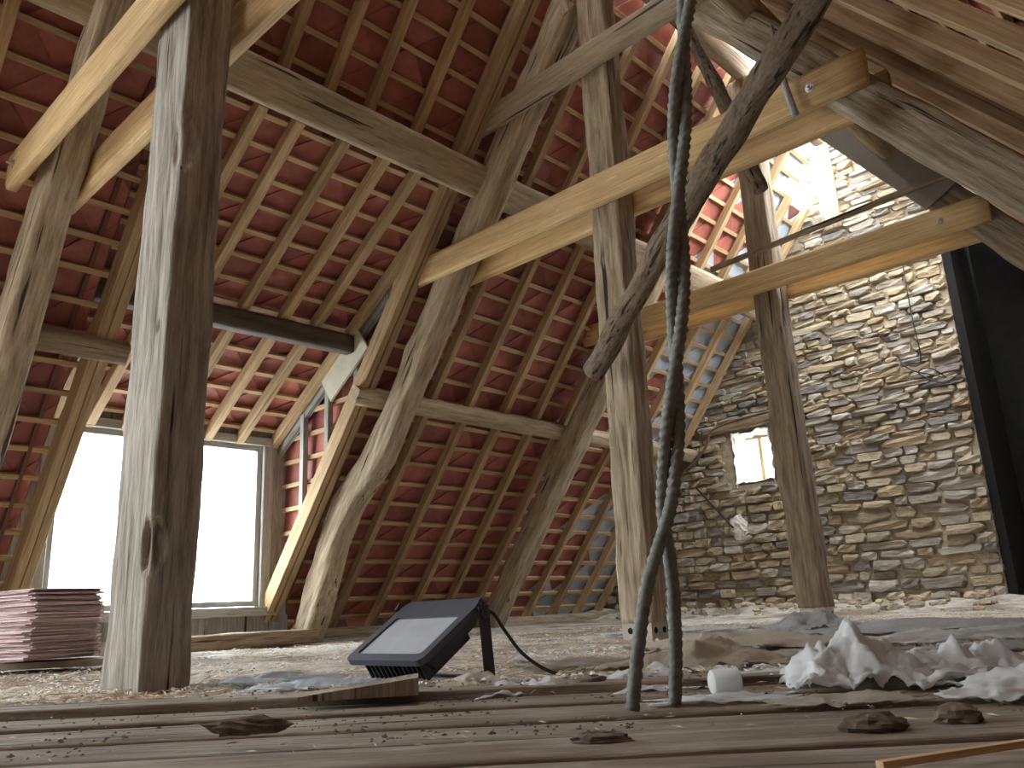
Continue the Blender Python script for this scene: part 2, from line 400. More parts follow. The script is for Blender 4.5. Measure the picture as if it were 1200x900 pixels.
def lay_slates(parent, fn, srange, yrange, skip, grey, c, sn, sgn, limit, off=-.098, clip_of=lambda s, y: None):
    rnd = random.Random(3); items = []
    for k, s in enumerate(srange):
        y = yrange[0] + (k % 2) * 0.2675
        while y < yrange[1]:
            if not skip(s, y):
                mm = slate_mat(fn, s, off, y, c, sn, sgn, rnd); q = project(mm.translation)
                near = 1e6; cl = clip_of(s, y)
                if q and -40 < q[0] < 1240 and -40 < q[1] < 940: near = q[2]
                items.append((near, y, mm, grey(s, y), cl))
            y += 0.535
    items.sort(key=lambda t: t[0])
    def shape(mm, cl):
        if cl is None: return slate_v, slate_f
        inv = mm.inverted(); poly = [Vector(v) for v in slate_v[:4]]; out = []
        d = lambda v: ((mm @ v).y - cl[0]) * cl[1]            # keep where d < 0
        for a, b_ in zip(poly, poly[1:] + poly[:1]):
            da, db = d(a), d(b_)
            if da < 0: out.append(a)
            if (da < 0) != (db < 0): out.append(a.lerp(b_, da / (da - db)))
        n_ = len(out)
        if n_ < 3: return None
        return [tuple(v) for v in out] + [(v.x, v.y, .006) for v in out], [tuple(range(n_ - 1, -1, -1)), tuple(range(n_, 2 * n_))] + [(i, (i + 1) % n_, n_ + (i + 1) % n_, n_ + i) for i in range(n_)]
    items = [t for t in items if shape(t[2], t[4])]
    for near, y, mm, g, cl in items[:limit]:
        if near < 1e5:
            me = (slate_grey if g else slate_red) if cl is None else mesh('slate', *shape(mm, cl), M['grey'] if g else M['red'])
            put('slate', me, parent, mm)
    for g, nm in ((False, 'slates_beyond'), (True, 'grey_slates_beyond')):
        rest = [t for i, t in enumerate(items) if t[3] == g and (i >= limit or t[0] > 1e5)]
        if rest:
            o = put(nm, mesh(nm, *join([([t[2] @ Vector(v) for v in shape(t[2], t[4])[0]], shape(t[2], t[4])[1]) for t in rest]), M['grey'] if g else M['red']), parent)
            o['kind'] = 'stuff'
def clip_main(s, y):
    if s > S_HEAD + .05:
        if D0 - .3 < y < 3.4: return (D0 - .02, 1)
        if 3.4 <= y < D1 + .3: return (D1 + .02, -1)
    return None
lay_slates(ceil_l, L, rows, (0.1, YG + .05), lambda s, y: (D0 + .26 < y < D1 - .26 and s > S_HEAD + .05) or (y > HOLE_Y and s < HOLE_S),
           lambda s, y: y > 9.15 + 0.35 * math.sin(s * 5), CT, ST, 1, 300, clip_of=clip_main)

# --- dormer
drows = [0.12 + .252 * k for k in range(14)]
for y in (2.40, 2.73, 3.05, 3.47, 3.88, 4.23, 4.64):
    bar('rafter', D(.02, .0, y), D(3.55, .0, y), (0, 1, 0), .085, .10, M['rafter'], ceil_d)
for s in drows: bar('batten', D(s, -.066, D0 - .05), D(s, -.066, D1 + .1), (CD, 0, SD), .045, .035, M['batten'], ceil_d)
lay_slates(ceil_d, D, drows, (D0 - .1, D1 + .25), lambda s, y: False, lambda s, y: False, CD, SD, 1, 200)

# --- right slope
for k in range(15):
    y = 0.6 + .475 * k
    bar('rafter', Q(.05, .0, y), Q(7.8, .0, y), (0, 1, 0), .08, .10, M['rafter'], ceil_r)
for y in (8.3, 8.85, 9.4, 9.95, 10.45):
    bar('rafter', Q(2.3 if y < 9.8 else .05, .0, y), Q(7.8, .0, y), (0, 1, 0), .075, .15, M['rafter'], ceil_r)
rrows = [0.2 + .252 * k for k in range(30)]
for s in rrows:
    for a, b_ in ([(0.2, 7.8), (9.7, YG)] if s < 2.3 else [(0.2, YG)]):
        bar('batten', Q(s, -.06, a), Q(s, -.06, b_), (CT, 0, -ST), .045, .03, M['batten'], ceil_r)
lay_slates(ceil_r, Q, [s for s in rrows if s < 7.6], (0.3, 7.7), lambda s, y: False, lambda s, y: False, CT, ST, -1, 200, -.095)
lin = slab(Q, 1.0, 5.2, 6.1, 7.62, .10, .085)
o = put('lining_panel', mesh('lining_panel', *lin, M['lining']), ceil_r); o['label'] = 'dark brown hardboard lining under the rafters'

# ------------------------------------------------------------------ dormer cheek, window
cheek = put('wall_dormer', mesh('wall_dormer', *join([([(-1.3, y, 4.15), (-4.75, y, 1.95), (-4.75, y, 0), (-4.55, y, 0)] , [(0, 1, 2, 3)]) for y in ()] + [
    ([(x, y, z) for y in (D1 + .10, D1 + .13) for x, z in ((-1.30, 4.50), (-4.75, 2.0), (-4.75, .10), (-4.74, .12))],
     [(0, 1, 2, 3), (7, 6, 5, 4), (0, 4, 5, 1), (1, 5, 6, 2), (2, 6, 7, 3), (3, 7, 4, 0)]),
    ([(x, y, z) for y in (D0 - .10, D0 - .13) for x, z in ((-1.30, 4.50), (-4.75, 2.0), (-4.75, .10), (-4.74, .12))],
     [(3, 2, 1, 0), (4, 5, 6, 7), (0, 1, 5, 4), (1, 2, 6, 5), (2, 3, 7, 6), (3, 0, 4, 7)])]), M['outer']))
tag(cheek, 'triangular dormer cheek of red slates behind battens and studs', 'wall', kind='structure')
def cheek_zr(x): return 4.0 - (-1.5 - x) * .64            # dormer roof underside
def cheek_zl(x): return 5.983 - (-.05 - x) * math.tan(TH)  # main roof
k = 0; z = 0.62
while z < 3.8:
    xr = (z - 5.983) / math.tan(TH) - .05                 # right end on main slope
    xl = max(-4.55, -1.5 - (4.0 - z) / .64)
    if xr - xl > .12:
        bar('batten', (xl, D1 + .03, z), (xr, D1 + .03, z), (0, 0, 1), .045, .03, M['batten'], cheek)
        x = xl
        while x < xr - .05:
            x2 = min(x + .32, xr)
            pv = [(x + .002, D1 + .055 + .002 * (k % 3), z - .02), (x2 - .002, D1 + .055 + .002 * (k % 3), z - .02), (x2 - .002, D1 + .075, z + .235), (x + .002, D1 + .075, z + .235)]
            pv += [(a, b_ + .006, c) for a, b_, c in pv]
            put('slate', mesh('cheek_slate', pv, [(0, 1, 2, 3), (7, 6, 5, 4), (0, 4, 5, 1), (1, 5, 6, 2), (2, 6, 7, 3), (3, 7, 4, 0)], M['red']), cheek)
            x = x2; k += 1
    z += 0.252
for x in (-4.0, -3.55, -3.05, -2.55):
    bar('stud', (x, D1 - .02, max(cheek_zl(x) + .02, .2)), (x, D1 - .02, cheek_zr(x) - .06), (0, 1, 0), .06, .07, M['greywood'], cheek)
bar('raking_rail', (-4.5, D1 - .01, cheek_zr(-4.5) - .05), (-1.7, D1 - .01, cheek_zr(-1.7) - .05), (0, 1, 0), .06, .12, M['greywood'], cheek)

XW = -4.5
win = empty('window_1', (XW, 3.45, .32)); tag(win, 'large dormer window with weathered grey frame, blown out by daylight', 'window', kind='structure')
def wbar(nm, p0, p1, side, w_, d_, mat='frame', par=None):
    o = bar(nm, p0, p1, side, w_, d_, M[mat]); o.parent = par or win; o.matrix_parent_inverse = Matrix.Translation(-win.location); return o
WY0, WY1, WZ0, WZ1 = 2.36, 4.62, .32, 2.10
wbar('jamb', (XW, WY0 + .05, WZ0), (XW, WY0 + .05, WZ1), (1, 0, 0), .12, .11)
wbar('jamb', (XW, WY1 - .05, WZ0), (XW, WY1 - .05, WZ1), (1, 0, 0), .12, .11)
wbar('head', (XW, WY0 - .06, WZ1), (XW, WY1 + .06, WZ1), (1, 0, 0), .13, .09)
wbar('sill', (XW + .02, WY0 - .06, WZ0 + .02), (XW + .02, WY1 + .06, WZ0 + .02), (1, 0, 0), .2, .09)
wbar('mullion', (XW, 3.43, WZ0 + .06), (XW, 3.43, WZ1 - .04), (1, 0, 0), .09, .07)
for a, b_ in ((WY0 + .11, 3.395), (3.465, WY1 - .11)):
    sash = empty('sash'); sash.parent = win; sash.location = (0, 0, 0); sash.matrix_parent_inverse = Matrix.Translation(-win.location)
    for nm, p0, p1, sd in (('stile', (XW - .01, a + .025, WZ0 + .07), (XW - .01, a + .025, WZ1 - .05), 0), ('stile', (XW - .01, b_ - .025, WZ0 + .07), (XW - .01, b_ - .025, WZ1 - .05), 0),
                           ('rail', (XW - .01, a, WZ1 - .075), (XW - .01, b_, WZ1 - .075), 0), ('rail', (XW - .01, a, WZ0 + .10), (XW - .01, b_, WZ0 + .10), 0)):
        o = bar(nm, p0, p1, (1, 0, 0), .05, .055, M['frame']); o.parent = sash
    pv, pf = boxdata(XW - .014, XW - .010, a + .05, b_ - .05, WZ0 + .13, WZ1 - .10)
    o = put('pane', mesh('pane', pv, pf, M['glass']), sash)
low = put('wall_under_window', mesh('wall_under_window', *join([boxdata(XW - .12, XW + .06, D0 - .1, D1 + .1, -.05, .30),
      boxdata(XW - .08, XW + .02, D0 - .1, WY0, .3, 2.15), boxdata(XW - .08, XW + .02, WY1, D1 + .1, .3, 2.15), boxdata(XW - .08, XW + .02, D0 - .1, D1 + .1, 2.14, 2.32)]), M['greywood']))
tag(low, 'low boarded wall around the dormer window', 'wall', kind='structure')
portal('dormer_portal', (XW - .1, 3.45, 1.22), (1, 0, 0), 1.7, 2.2)

# ------------------------------------------------------------------ stone gable wall
def prism(poly, y0, y1):
    n = len(poly); v = [(x, y0, z) for x, z in poly] + [(x, y1, z) for x, z in poly]
    f = [tuple(range(n)), tuple(range(2 * n - 1, n - 1, -1))] + [((i + 1) % n, i, n + i, n + (i + 1) % n) for i in range(n)]
    return v, f
WX0, WX1, WZ2, WZ3 = -2.22, -1.60, 1.76, 2.52
def zl(x): return 5.983 + (x + .05) * math.tan(TH)
TW = .65
wall = put('wall_far', mesh('wall_far', *join([
    prism([(-4.85, -.05), (WX0, -.05), (WX0, zl(WX0) + .18), (-4.85, zl(-4.85) + .18)], YG, YG + TW),
    prism([(WX0, -.05), (WX1, -.05), (WX1, WZ2), (WX0, WZ2)], YG, YG + TW),
    prism([(WX0, WZ3), (WX1, WZ3), (WX1, zl(WX1) + .18), (WX0, zl(WX0) + .18)], YG, YG + TW),
    prism([(WX1, -.05), (.92, -.05), (.92, 5.55), (.15, 6.75), (-.45, 6.75), (-1.05, zl(-1.05) + .2), (WX1, zl(WX1) + .18)], YG, YG + TW),
    ]), M['mortar']))
tag(wall, 'tall gable wall of rough coursed stone rubble lit from above', 'wall', kind='structure')
rec = put('wall_recess', mesh('wall_recess', *join([boxdata(.90, 1.02, YG + .02, YG + 1.1, -.05, 6.0), boxdata(.9, 1.75, YG + 1.0, YG + 1.2, -.05, 6.0)]), M['near_black']))  # all recess faces share one near-black masonry colour
tag(rec, 'black recess beside the stone gable', 'wall', kind='structure')
rec2 = put('wall_far_right', mesh('wall_far_right', *join([boxdata(1.75, 5.6, YG + .75, YG + 1.3, -.05, 4.6)]), M['mortar']))
tag(rec2, 'dark stone wall in shade beyond the black recess', 'wall', kind='structure')

def stone_mesh(seed):
    """squat rubble block, unit size, 48 triangles"""
    rnd = random.Random(seed); V = {}; F = []
    import itertools
    verts = [v for v in itertools.product((-1, 0, 1), repeat=3) if any(abs(c) == 1 for c in v)]
    idx = {v: i for i, v in enumerate(verts)}
    out = []
    for x, y, z in verts:
        n_ = sum(abs(c) for c in (x, y, z))
        k = {1: 1.0, 2: .94, 3: .80}[n_]
        out.append((.5 * x * k * rnd.uniform(.86, 1.08), .5 * y * k * rnd.uniform(.6, 1.3), .5 * z * k * rnd.uniform(.72, 1.12)))
    for ax in range(3):
        for sg in (-1, 1):
            o1, o2 = [i for i in range(3) if i != ax]
            for a in (-1, 0):
                for b_ in (-1, 0):
                    q = []
                    for da, db in ((0, 0), (1, 0), (1, 1), (0, 1)):
                        v = [0, 0, 0]; v[ax] = sg; v[o1] = a + da; v[o2] = b_ + db; q.append(idx[tuple(v)])
                    flip = (sg == 1) != (ax == 1)
                    F.append(tuple(q) if flip else tuple(reversed(q)))
    return out, F
SM = [[mesh('stone', *stone_mesh(i), mt) for i in range(5)] for mt in STONE]
rnd = random.Random(21); stones = []
z = 0.02
while z < 6.7:
    low_part = z < 1.6
    h = rnd.uniform(.06, .125) if not low_part else rnd.uniform(.075, .16)
    x = -4.75 + rnd.uniform(0, .3)
    while x < .92:
        wd = rnd.uniform(.12, .40) if rnd.random() < .85 else rnd.uniform(.38, .62)
        x2 = min(x + wd, .93); xm = (x + x2) / 2; zm = z + h / 2
        ztop = zl(xm) + .1 if xm < -.6 else (6.6 if xm < .2 else 6.6 - (xm - .2) * 1.5)
        inw = x2 > WX0 - .04 and x < WX1 + .04 and zm + h / 2 > WZ2 - .02 and zm - h / 2 < WZ3 + .10
        if zm < ztop and x2 - x > .08 and not inw:
            stones.append((xm, zm, x2 - x, h * rnd.uniform(.85, 1.12), rnd.uniform(-.07, .07), rnd.uniform(.025, .10), rnd.random()))
        x = x2 + rnd.uniform(.0, .02)
    z += h + rnd.uniform(-.004, .012)
for zz in [i * .14 for i in range(34)]:      # quoins up the free edge and wall beyond the recess
    pass
def stone_put(t, y, parent):
    xm, zm, wd, h, rot, pr, u = t
    ci = 0 if u < .32 else 1 if u < .5 else 2 if u < .76 else 3 if u < .88 else 4
    dp = .16
    mm = Matrix.Translation((xm, y - pr + dp / 2, zm)) @ Matrix.Rotation(rot, 4, 'Y') @ Matrix.Diagonal((wd, dp, h, 1))
    return ci, mm
vis = []
for t in stones:
    q = project((t[0], YG, t[1])); ok = q and 690 < q[0] < 1200 and q[1] > 150
    # hidden behind the left roof slope or the lower king-post zone is still built
    vis.append(((t[2] * t[3]) if ok else 0, t))
vis.sort(key=lambda a: -a[0])
rest = [[] for _ in STONE]
for i, (a, t) in enumerate(vis):
    ci, mm = stone_put(t, YG, wall)
    if i < 300 and a > 0: put('stone', SM[ci][i % 5], wall, mm)
    else:
        v, f = stone_mesh(i % 5); rest[ci].append(([mm @ Vector(q) for q in v], f))
for ci, r_ in enumerate(rest):
    if r_:
        o = put('small_stones', mesh('small_stones', *join(r_), STONE[ci]), wall); o['kind'] = 'stuff'
r3 = []
rnd = random.Random(5); z = .02
while z < 4.4:
    h = rnd.uniform(.1, .18); x = 1.78
    while x < 4.2:
        x2 = x + rnd.uniform(.2, .55)
        v, f = stone_mesh(rnd.randrange(5)); mm = Matrix.Translation(((x + x2) / 2, YG + .75, z + h / 2)) @ Matrix.Diagonal((x2 - x, .16, h, 1))
        r3.append(([mm @ Vector(q) for q in v], f)); x = x2 + .015
    z += h + .012
o = put('stones', mesh('stones', *join(r3), STONE[2]), rec2); o['kind'] = 'stuff'

win2 = empty('window_2', (-1.9, YG + .4, WZ2)); tag(win2, 'small deep-set gable window with ragged whitewashed reveals', 'window', kind='structure')
def reveal(x0, x1, z0, z1, seed):
    V, F = [], []; n1, n2 = 14, 14
    for i in range(n1 + 1):
        for j in range(n2 + 1):
            a, b_ = i / n1, j / n2
            if abs(x1 - x0) < 1e-6: q = Vector((x0, YG - .01 + a * .5, z0 + (z1 - z0) * b_))
            else: q = Vector((x0 + (x1 - x0) * b_, YG - .01 + a * .5, z0 + (z1 - z0) * 0))
            d = .035 * noise.noise(q * 9 + Vector((seed, 0, 0))) + .02 * noise.noise(q * 23)
            if abs(x1 - x0) < 1e-6: q.x += d + (.10 * (1 - a) if False else 0)
            else: q.z += d
            V.append(tuple(q - Vector(win2.location)))
    for i in range(n1):
        for j in range(n2): F.append((i * (n2 + 1) + j, (i + 1) * (n2 + 1) + j, (i + 1) * (n2 + 1) + j + 1, i * (n2 + 1) + j + 1))
    return put('reveal', mesh('reveal', V, F, M['limewash']), win2)
reveal(WX0 + .03, WX0 + .03, WZ2 - .03, WZ3 + .03, 1); reveal(WX1 - .03, WX1 - .03, WZ2 - .03, WZ3 + .03, 2)
reveal(WX0, WX1, WZ2 + .03, WZ2 + .03, 3); reveal(WX0, WX1, WZ3 - .02, WZ3 - .02, 4)
def w2bar(nm, p0, p1, w_, d_, mat):
    o = bar(nm, p0, p1, (0, 1, 0), w_, d_, M[mat]); o.parent = win2; o.matrix_parent_inverse = Matrix.Translation(-win2.location); return o
w2bar('frame_bar', (-1.98, YG + .42, WZ2), (-1.98, YG + .42, WZ3), .05, .05, 'batten')
w2bar('frame_bar', (WX1 - .06, YG + .42, WZ2), (WX1 - .06, YG + .42, WZ3), .05, .05, 'batten')
w2bar('frame_bar', (WX0, YG + .42, WZ3 - .04), (WX1, YG + .42, WZ3 - .04), .05, .05, 'batten')
w2bar('frame_bar', (WX0, YG + .42, WZ2 + .05), (WX1, YG + .42, WZ2 + .05), .05, .05, 'batten')
pv, pf = boxdata(WX0 + .03, WX1 - .03, YG + .44, YG + .443, WZ2 + .05, WZ3 - .05)
o = put('pane', mesh('pane', pv, pf, M['glass']), win2); o.matrix_parent_inverse = Matrix.Translation(-win2.location)
o = hewn('lintel', [(-2.62, YG - .03, WZ3 + .06), (-1.35, YG - .03, WZ3 + .12)], (0, 1, 0), .16, .13, M['oldbrown'], None, .012, 4, seed=31)
o.parent = win2; o.matrix_parent_inverse = Matrix.Translation(-win2.location)
portal('gable_window_portal', (-1.91, YG + .62, 2.14), (0, -1, 0), .6, .74)
hp = Q(1.15, -.2, 9.1); portal('roof_hole_portal', hp, (-ST, 0, -CT), 3.2, 3.0)

# ------------------------------------------------------------------ back gable behind the camera
bw = put('wall_near', mesh('wall_near', *prism([(-4.9, -.05), (5.2, -.05), (.13, 6.4)], -3.7, -3.4), M['mortar']))
tag(bw, 'stone gable wall at the opposite end of the attic', 'wall', kind='structure')
portal('added_opening_portal', L(5.4, -.2, (O0 + O1) / 2), (ST, 0, -CT), O1 - O0, 3.0)

# ------------------------------------------------------------------ floor
FWD = Vector((-math.sin(yaw), math.cos(yaw), 0)); RGT = Vector((math.cos(yaw), math.sin(yaw), 0))
floor = put('floor', mesh('floor', *boxdata(-5.2, 5.4, -3.6, YG + 1.2, -.25, -.045), M['plank']))
tag(floor, 'old attic floor covered with dust, straw and broken plaster', 'floor', kind='structure')
def ground(x, y):
    p = Vector((x, y, 0)); f = (p - Vector((CAM.x, CAM.y, 0))).dot(FWD)
    h = .014 * noise.noise(p * 1.3) + .012 * noise.noise(p * 4.1 + Vector((4, 0, 0))) + .006 * noise.noise(p * 13)
    h += .13 * math.exp(-((YG - y) / .55) ** 2) * (1 + .5 * noise.noise(p * 2.2))
    h += .03 * math.exp(-((x + 4.6) / .5) ** 2)
    if f < 2.75: h -= .05 * min(1, max(0, (2.75 - f) / .25))
    return h
V, F = [], []; gx, gy = 170, 176; x0, x1, y0, y1 = -4.8, 4.4, .4, YG + .02
for i in range(gx + 1):
    for j in range(gy + 1):
        x, y = x0 + (x1 - x0) * i / gx, y0 + (y1 - y0) * j / gy
        V.append((x, y, ground(x, y)))
for i in range(gx):
    for j in range(gy): a = i * (gy + 1) + j; F.append((a, a + gy + 1, a + gy + 2, a + 1))
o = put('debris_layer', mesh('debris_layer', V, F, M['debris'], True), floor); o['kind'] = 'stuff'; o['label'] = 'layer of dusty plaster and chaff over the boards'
# foreground boards, laid across the view
rnd = random.Random(9)
f0 = 0.75
for wd, zt, sk in ((.27, .0, .01), (.24, .004, -.02), (.25, -.004, .0), (.22, .002, .025), (.24, -.002, -.01), (.26, .004, .015), (.21, .012, .0), (.20, .036, -.012)):
    c = Vector((CAM.x, CAM.y, 0)) + FWD * (f0 + wd / 2)
    dr = (RGT + FWD * sk).normalized()
    a = c - dr * 3.2; b_ = c + dr * 2.6; a.z = b_.z = zt - .018
    hewn('plank', [a, b_], FWD, wd - .004, .036, M['plank'], floor, .004, 40, seed=rnd.randrange(99), n=44, step=.08)
    f0 += wd

# loose chaff: straw, splinters, flakes
def scatter(name, mat, count, seed, smin, smax, aspect, label, fmin=2.62, fmax=9.0, patch=None, thick=.3):
    rnd = random.Random(seed); V, F = [], []
    k = 0; tries = 0
    while k < count and tries < count * 30:
        tries += 1
        f = fmin + (fmax - fmin) * rnd.random() ** 1.5; lat = rnd.uniform(-.68, .68) * f * 1.05
        p = Vector((CAM.x, CAM.y, 0)) + FWD * f + RGT * lat
        if not (-4.5 < p.x < 3.6 and .5 < p.y < YG - .05): continue
        if patch and noise.noise(p * patch[0] + Vector((seed, 0, 0))) < patch[1]: continue
        l = rnd.uniform(smin, smax); w_ = l * aspect * rnd.uniform(.6, 1.4)
        a = rnd.uniform(0, math.pi); d = Vector((math.cos(a), math.sin(a), rnd.uniform(-.25, .35))).normalized() * l / 2
        e = Vector((-math.sin(a), math.cos(a), rnd.uniform(-.3, .3))).normalized() * w_ / 2
        gz = ground(p.x, p.y) if f > 2.66 else (.037 if f > 2.42 else .013 if f > 2.22 else .003)
        if f <= 2.66: d.z *= .3
        c = Vector((p.x, p.y, gz + abs(d.z) + rnd.uniform(.001, .012)))
        n_ = Vector((0, 0, w_ * thick + .0012))
        i = len(V)
        V += [c - d, c + e, c + d, c - e, c + n_ ]
        F += [(i, i + 1, i + 4), (i + 1, i + 2, i + 4), (i + 2, i + 3, i + 4), (i + 3, i, i + 4), (i + 3, i + 2, i + 1, i)]
        k += 1
    o = put(name, mesh(name, V, F, mat)); tag(o, label, 'debris', kind='stuff'); return o
scatter('straw_litter', M['straw'], 15000, 1, .012, .085, .09, 'loose straw and splinters strewn over the attic floor')
scatter('board_litter', M['straw'], 220, 6, .006, .04, .10, 'sparse straw and splinters lying on the foreground boards', fmin=1.7, fmax=2.6)
scatter('plaster_flakes', M['flake'], 6000, 2, .006, .035, .6, 'small white plaster flakes scattered across the dusty floor', patch=(1.6, -.05))
scatter('dark_crumbs', M['dirt'], 1500, 4, .004, .018, .6, 'dark crumbs of earth and bark on the boards and floor', patch=(2.6, .02), fmin=1.75, fmax=4.5)

# ------------------------------------------------------------------ trusses
def bolt(parent_obj, loc, direction=(0, -1, 0)):
    V, F = [], []
    for r_, h0, h1, n_ in ((.030, 0, .005, 12), (.019, .005, .02, 6), (.008, .02, .04, 8)):
        b0 = len(V)
        for h in (h0, h1):
            for j in range(n_): V.append((r_ * math.cos(2 * math.pi * j / n_), r_ * math.sin(2 * math.pi * j / n_), h))
        F += [(b0 + j, b0 + (j + 1) % n_, b0 + n_ + (j + 1) % n_, b0 + n_ + j) for j in range(n_)] + [tuple(b0 + n_ + j for j in range(n_))]
    o = put('bolt', mesh('bolt', V, F, M['bolt']))
    o.matrix_world = Matrix.Translation(loc) @ Vector(direction).to_track_quat('Z', 'Y').to_matrix().to_4x4()
    mw = o.matrix_world.copy(); o.parent = parent_obj; o.matrix_parent_inverse = parent_obj.matrix_world.inverted(); o.matrix_world = mw
    o['label'] = 'zinc hexagon bolt with washer'
    return o
YA, YB, YC = 1.49, 4.89, 7.64

k1 = hewn('king_post', [(-.02, YA, -.02), (.04, YA, 2.5), (.06, YA, 5.7)], (1, 0, 0), .37, .205, M['greyoak'], None, .012, 22, seed=1, n=110, step=.02, groove=.007, dents=((.185, -.10, .58, .13, .055), (.185, -.10, 2.35, .16, .03), (.10, -.10, 1.5, .05, .02)))
tag(k1, 'thick rough king post standing in front of the dormer window', 'post')
k2 = hewn('king_post', [(.03, YB, .115), (.05, YB, 2.5), (.06, YB, 5.7)], (1, 0, 0), .265, .21, M['old'], None, .013, 13, seed=2, n=72, step=.035, groove=.006)
tag(k2, 'weathered king post carrying the broken rough pole and long collar beams', 'post')
k3 = hewn('king_post', [(.03, YC, .125), (.0, YC, 2.5), (.02, YC, 5.7)], (1, 0, 0), .27, .26, M['oldbrown'], None, .015, 9, seed=3, n=72, step=.035, groove=.006)
tag(k3, 'brown king post in front of the lit stone gable wall', 'post')
for y, zt, lb in ((YB, .112, 'pale hollow block under the king post beside the steel ropes'), (YC, .122, 'pale hollow block under the brown king post near the stone wall')):
    blk = empty('hollow_block', (.03, y, 0)); tag(blk, lb, 'block')
    put('body', mesh('block_body', *join([boxdata(-.12, .12, -.10, .10, -.01, zt)]), STONE[4]), blk)
    for ax_ in ((-1, .05), (-1, -.05), (1, .05), (1, -.05)):
        for fx_ in (0, 1):
            c = Vector((ax_[1] * 1.1, -.1005, zt * .55)) if fx_ == 0 else Vector((.1205, ax_[1], zt * .55))
            if ax_[0] == 1: continue
            n_ = 12; V = [(c + (Vector((.022 * math.cos(2 * math.pi * j / n_), 0, .022 * math.sin(2 * math.pi * j / n_))) if fx_ == 0 else Vector((0, .022 * math.cos(2 * math.pi * j / n_), .022 * math.sin(2 * math.pi * j / n_))))) for j in range(n_)]
            put('hole_shade', mesh('hole_shade', [tuple(v) for v in V], [tuple(range(n_))], M['near_black']), blk)  # flat near-black disc paints the shade inside a block hole

pa = hewn('principal_rafter', [(-4.25, 1.60, .10), (-2.90, 1.57, 1.82), (-2.25, 1.54, 2.65), (-1.38, 1.53, 3.74), (-.3, 1.51, 5.15)], (0, 1, 0), .27, .36, M['old'], None, .014, 6, seed=4, n=64, taper=.68, groove=.006)
tag(pa, 'pale leaning principal rafter clasped by the nearest pair of collar beams', 'beam')
pb = hewn('principal_rafter', [(-4.12, YB, .08), (-3.52, YB, 1.22), (-2.95, YB, 1.72), (-2.55, YB, 2.22), (-2.14, YB, 2.78), (-1.68, YB, 3.36), (-.97, YB, 4.29), (-.20, YB, 5.28)], (0, 1, 0), .25, .31, M['old'], None, .018, 4, seed=5, n=64, waney=.4, groove=.006)
tag(pb, 'crooked leaning principal rafter behind the floodlight', 'beam')
pc = hewn('principal_rafter', [(-4.22, YC, .1), (-3.19, YC, 1.48), (-2.42, YC, 2.5), (-.25, YC, 5.35)], (0, 1, 0), .27, .28, M['old'], None, .02, 4.5, seed=6, n=64, waney=.3, groove=.007)
tag(pc, 'split leaning principal rafter whose foot stands near the gable', 'beam')
ra = hewn('principal_rafter', [(4.15, YA, .35), (.3, YA, 5.42)], (0, 1, 0), .24, .26, M['oldbrown'], None, .014, 5, seed=7, n=20)
tag(ra, 'right-hand principal rafter of the nearest truss, seen only at its edge', 'beam')
rb = hewn('principal_rafter', [(4.35, YB, .25), (2.73, YB, 2.32), (1.96, YB, 3.32), (1.08, YB, 4.46), (.3, YB, 5.40)], (0, 1, 0), .24, .26, M['old'], None, .015, 9, seed=8, n=56, groove=.005)
tag(rb, 'massive cracked principal rafter descending from the long collar beams on the shaded slope', 'beam')
rc = hewn('principal_rafter', [(4.35, YC, .15), (2.0, YC, 3.30), (1.28, YC, 4.24), (.35, YC, 5.45)], (0, 1, 0), .24, .28, M['oldbrown'], None, .012, 12, seed=9, n=24)
tag(rc, 'principal rafter on the shaded slope beside the roof opening', 'beam')

def collar(y, x0, x1, zc, h, lab, tw=.075, mat='new', tilt=0.0, bolts=(), name='collar_beam', seed=0, rough=.003):
    o = hewn(name, [(x0, y, zc - tilt), (x1, y, zc + tilt)], (0, 1, 0), tw, h, M[mat], None, rough, 14, seed=seed, n=24, step=.15)
    tag(o, lab, 'beam', None)
    bpy.context.view_layer.update()
    for bx in bolts: bolt(o, (bx, y - tw / 2, zc))
    return o
collar(YA - .165, -2.15, 2.4, 3.14, .25, 'new pine collar beam with end bolt in front of the pale principal rafter', bolts=(-2.02,), seed=11)
collar(YA + .20, -2.2, 2.4, 3.12, .25, 'new pine collar beam passing behind the thick king post', seed=12)
collar(YB - .165, -2.45, 2.12, 3.34, .245, 'long new pine collar beam crossing in front of the crooked rafter', bolts=(-2.22, 1.78), seed=13)
collar(YB + .165, -2.2, 2.15, 3.33, .245, 'new pine collar beam behind the king post of the steel ropes', seed=14)
collar(YC - .165, -2.3, 2.1, 3.34, .245, 'new pine collar beam in front of the brown king post', bolts=(1.72,), seed=15)
collar(YC + .165, -2.45, 2.1, 3.31, .245, 'new pine collar beam behind the brown king post', seed=16)
collar(YB - .15, -1.22, 1.2, 4.55, .24, 'short grey-brown upper tie board near the ridge', .06, 'purlin', 0.03, seed=17, name='tie_board', rough=.006)
o = put('board_panel', mesh('board_panel', *prism([(.68, 4.76), (1.62, 3.50), (2.0, 3.72), (.98, 5.08)], YC - .17, YC - .15), M['lining'])); tag(o, 'drab grey-brown sheet of board nailed along the rafter beside the roof opening', 'board')
o = bar('stay_lath', (-.5, YC - .24, 3.60), (1.85, YC - .24, 3.72), (0, 1, 0), .03, .055, M['oldbrown']); tag(o, 'thin wooden stay lath slung across the brown king post above the collar', 'lath')

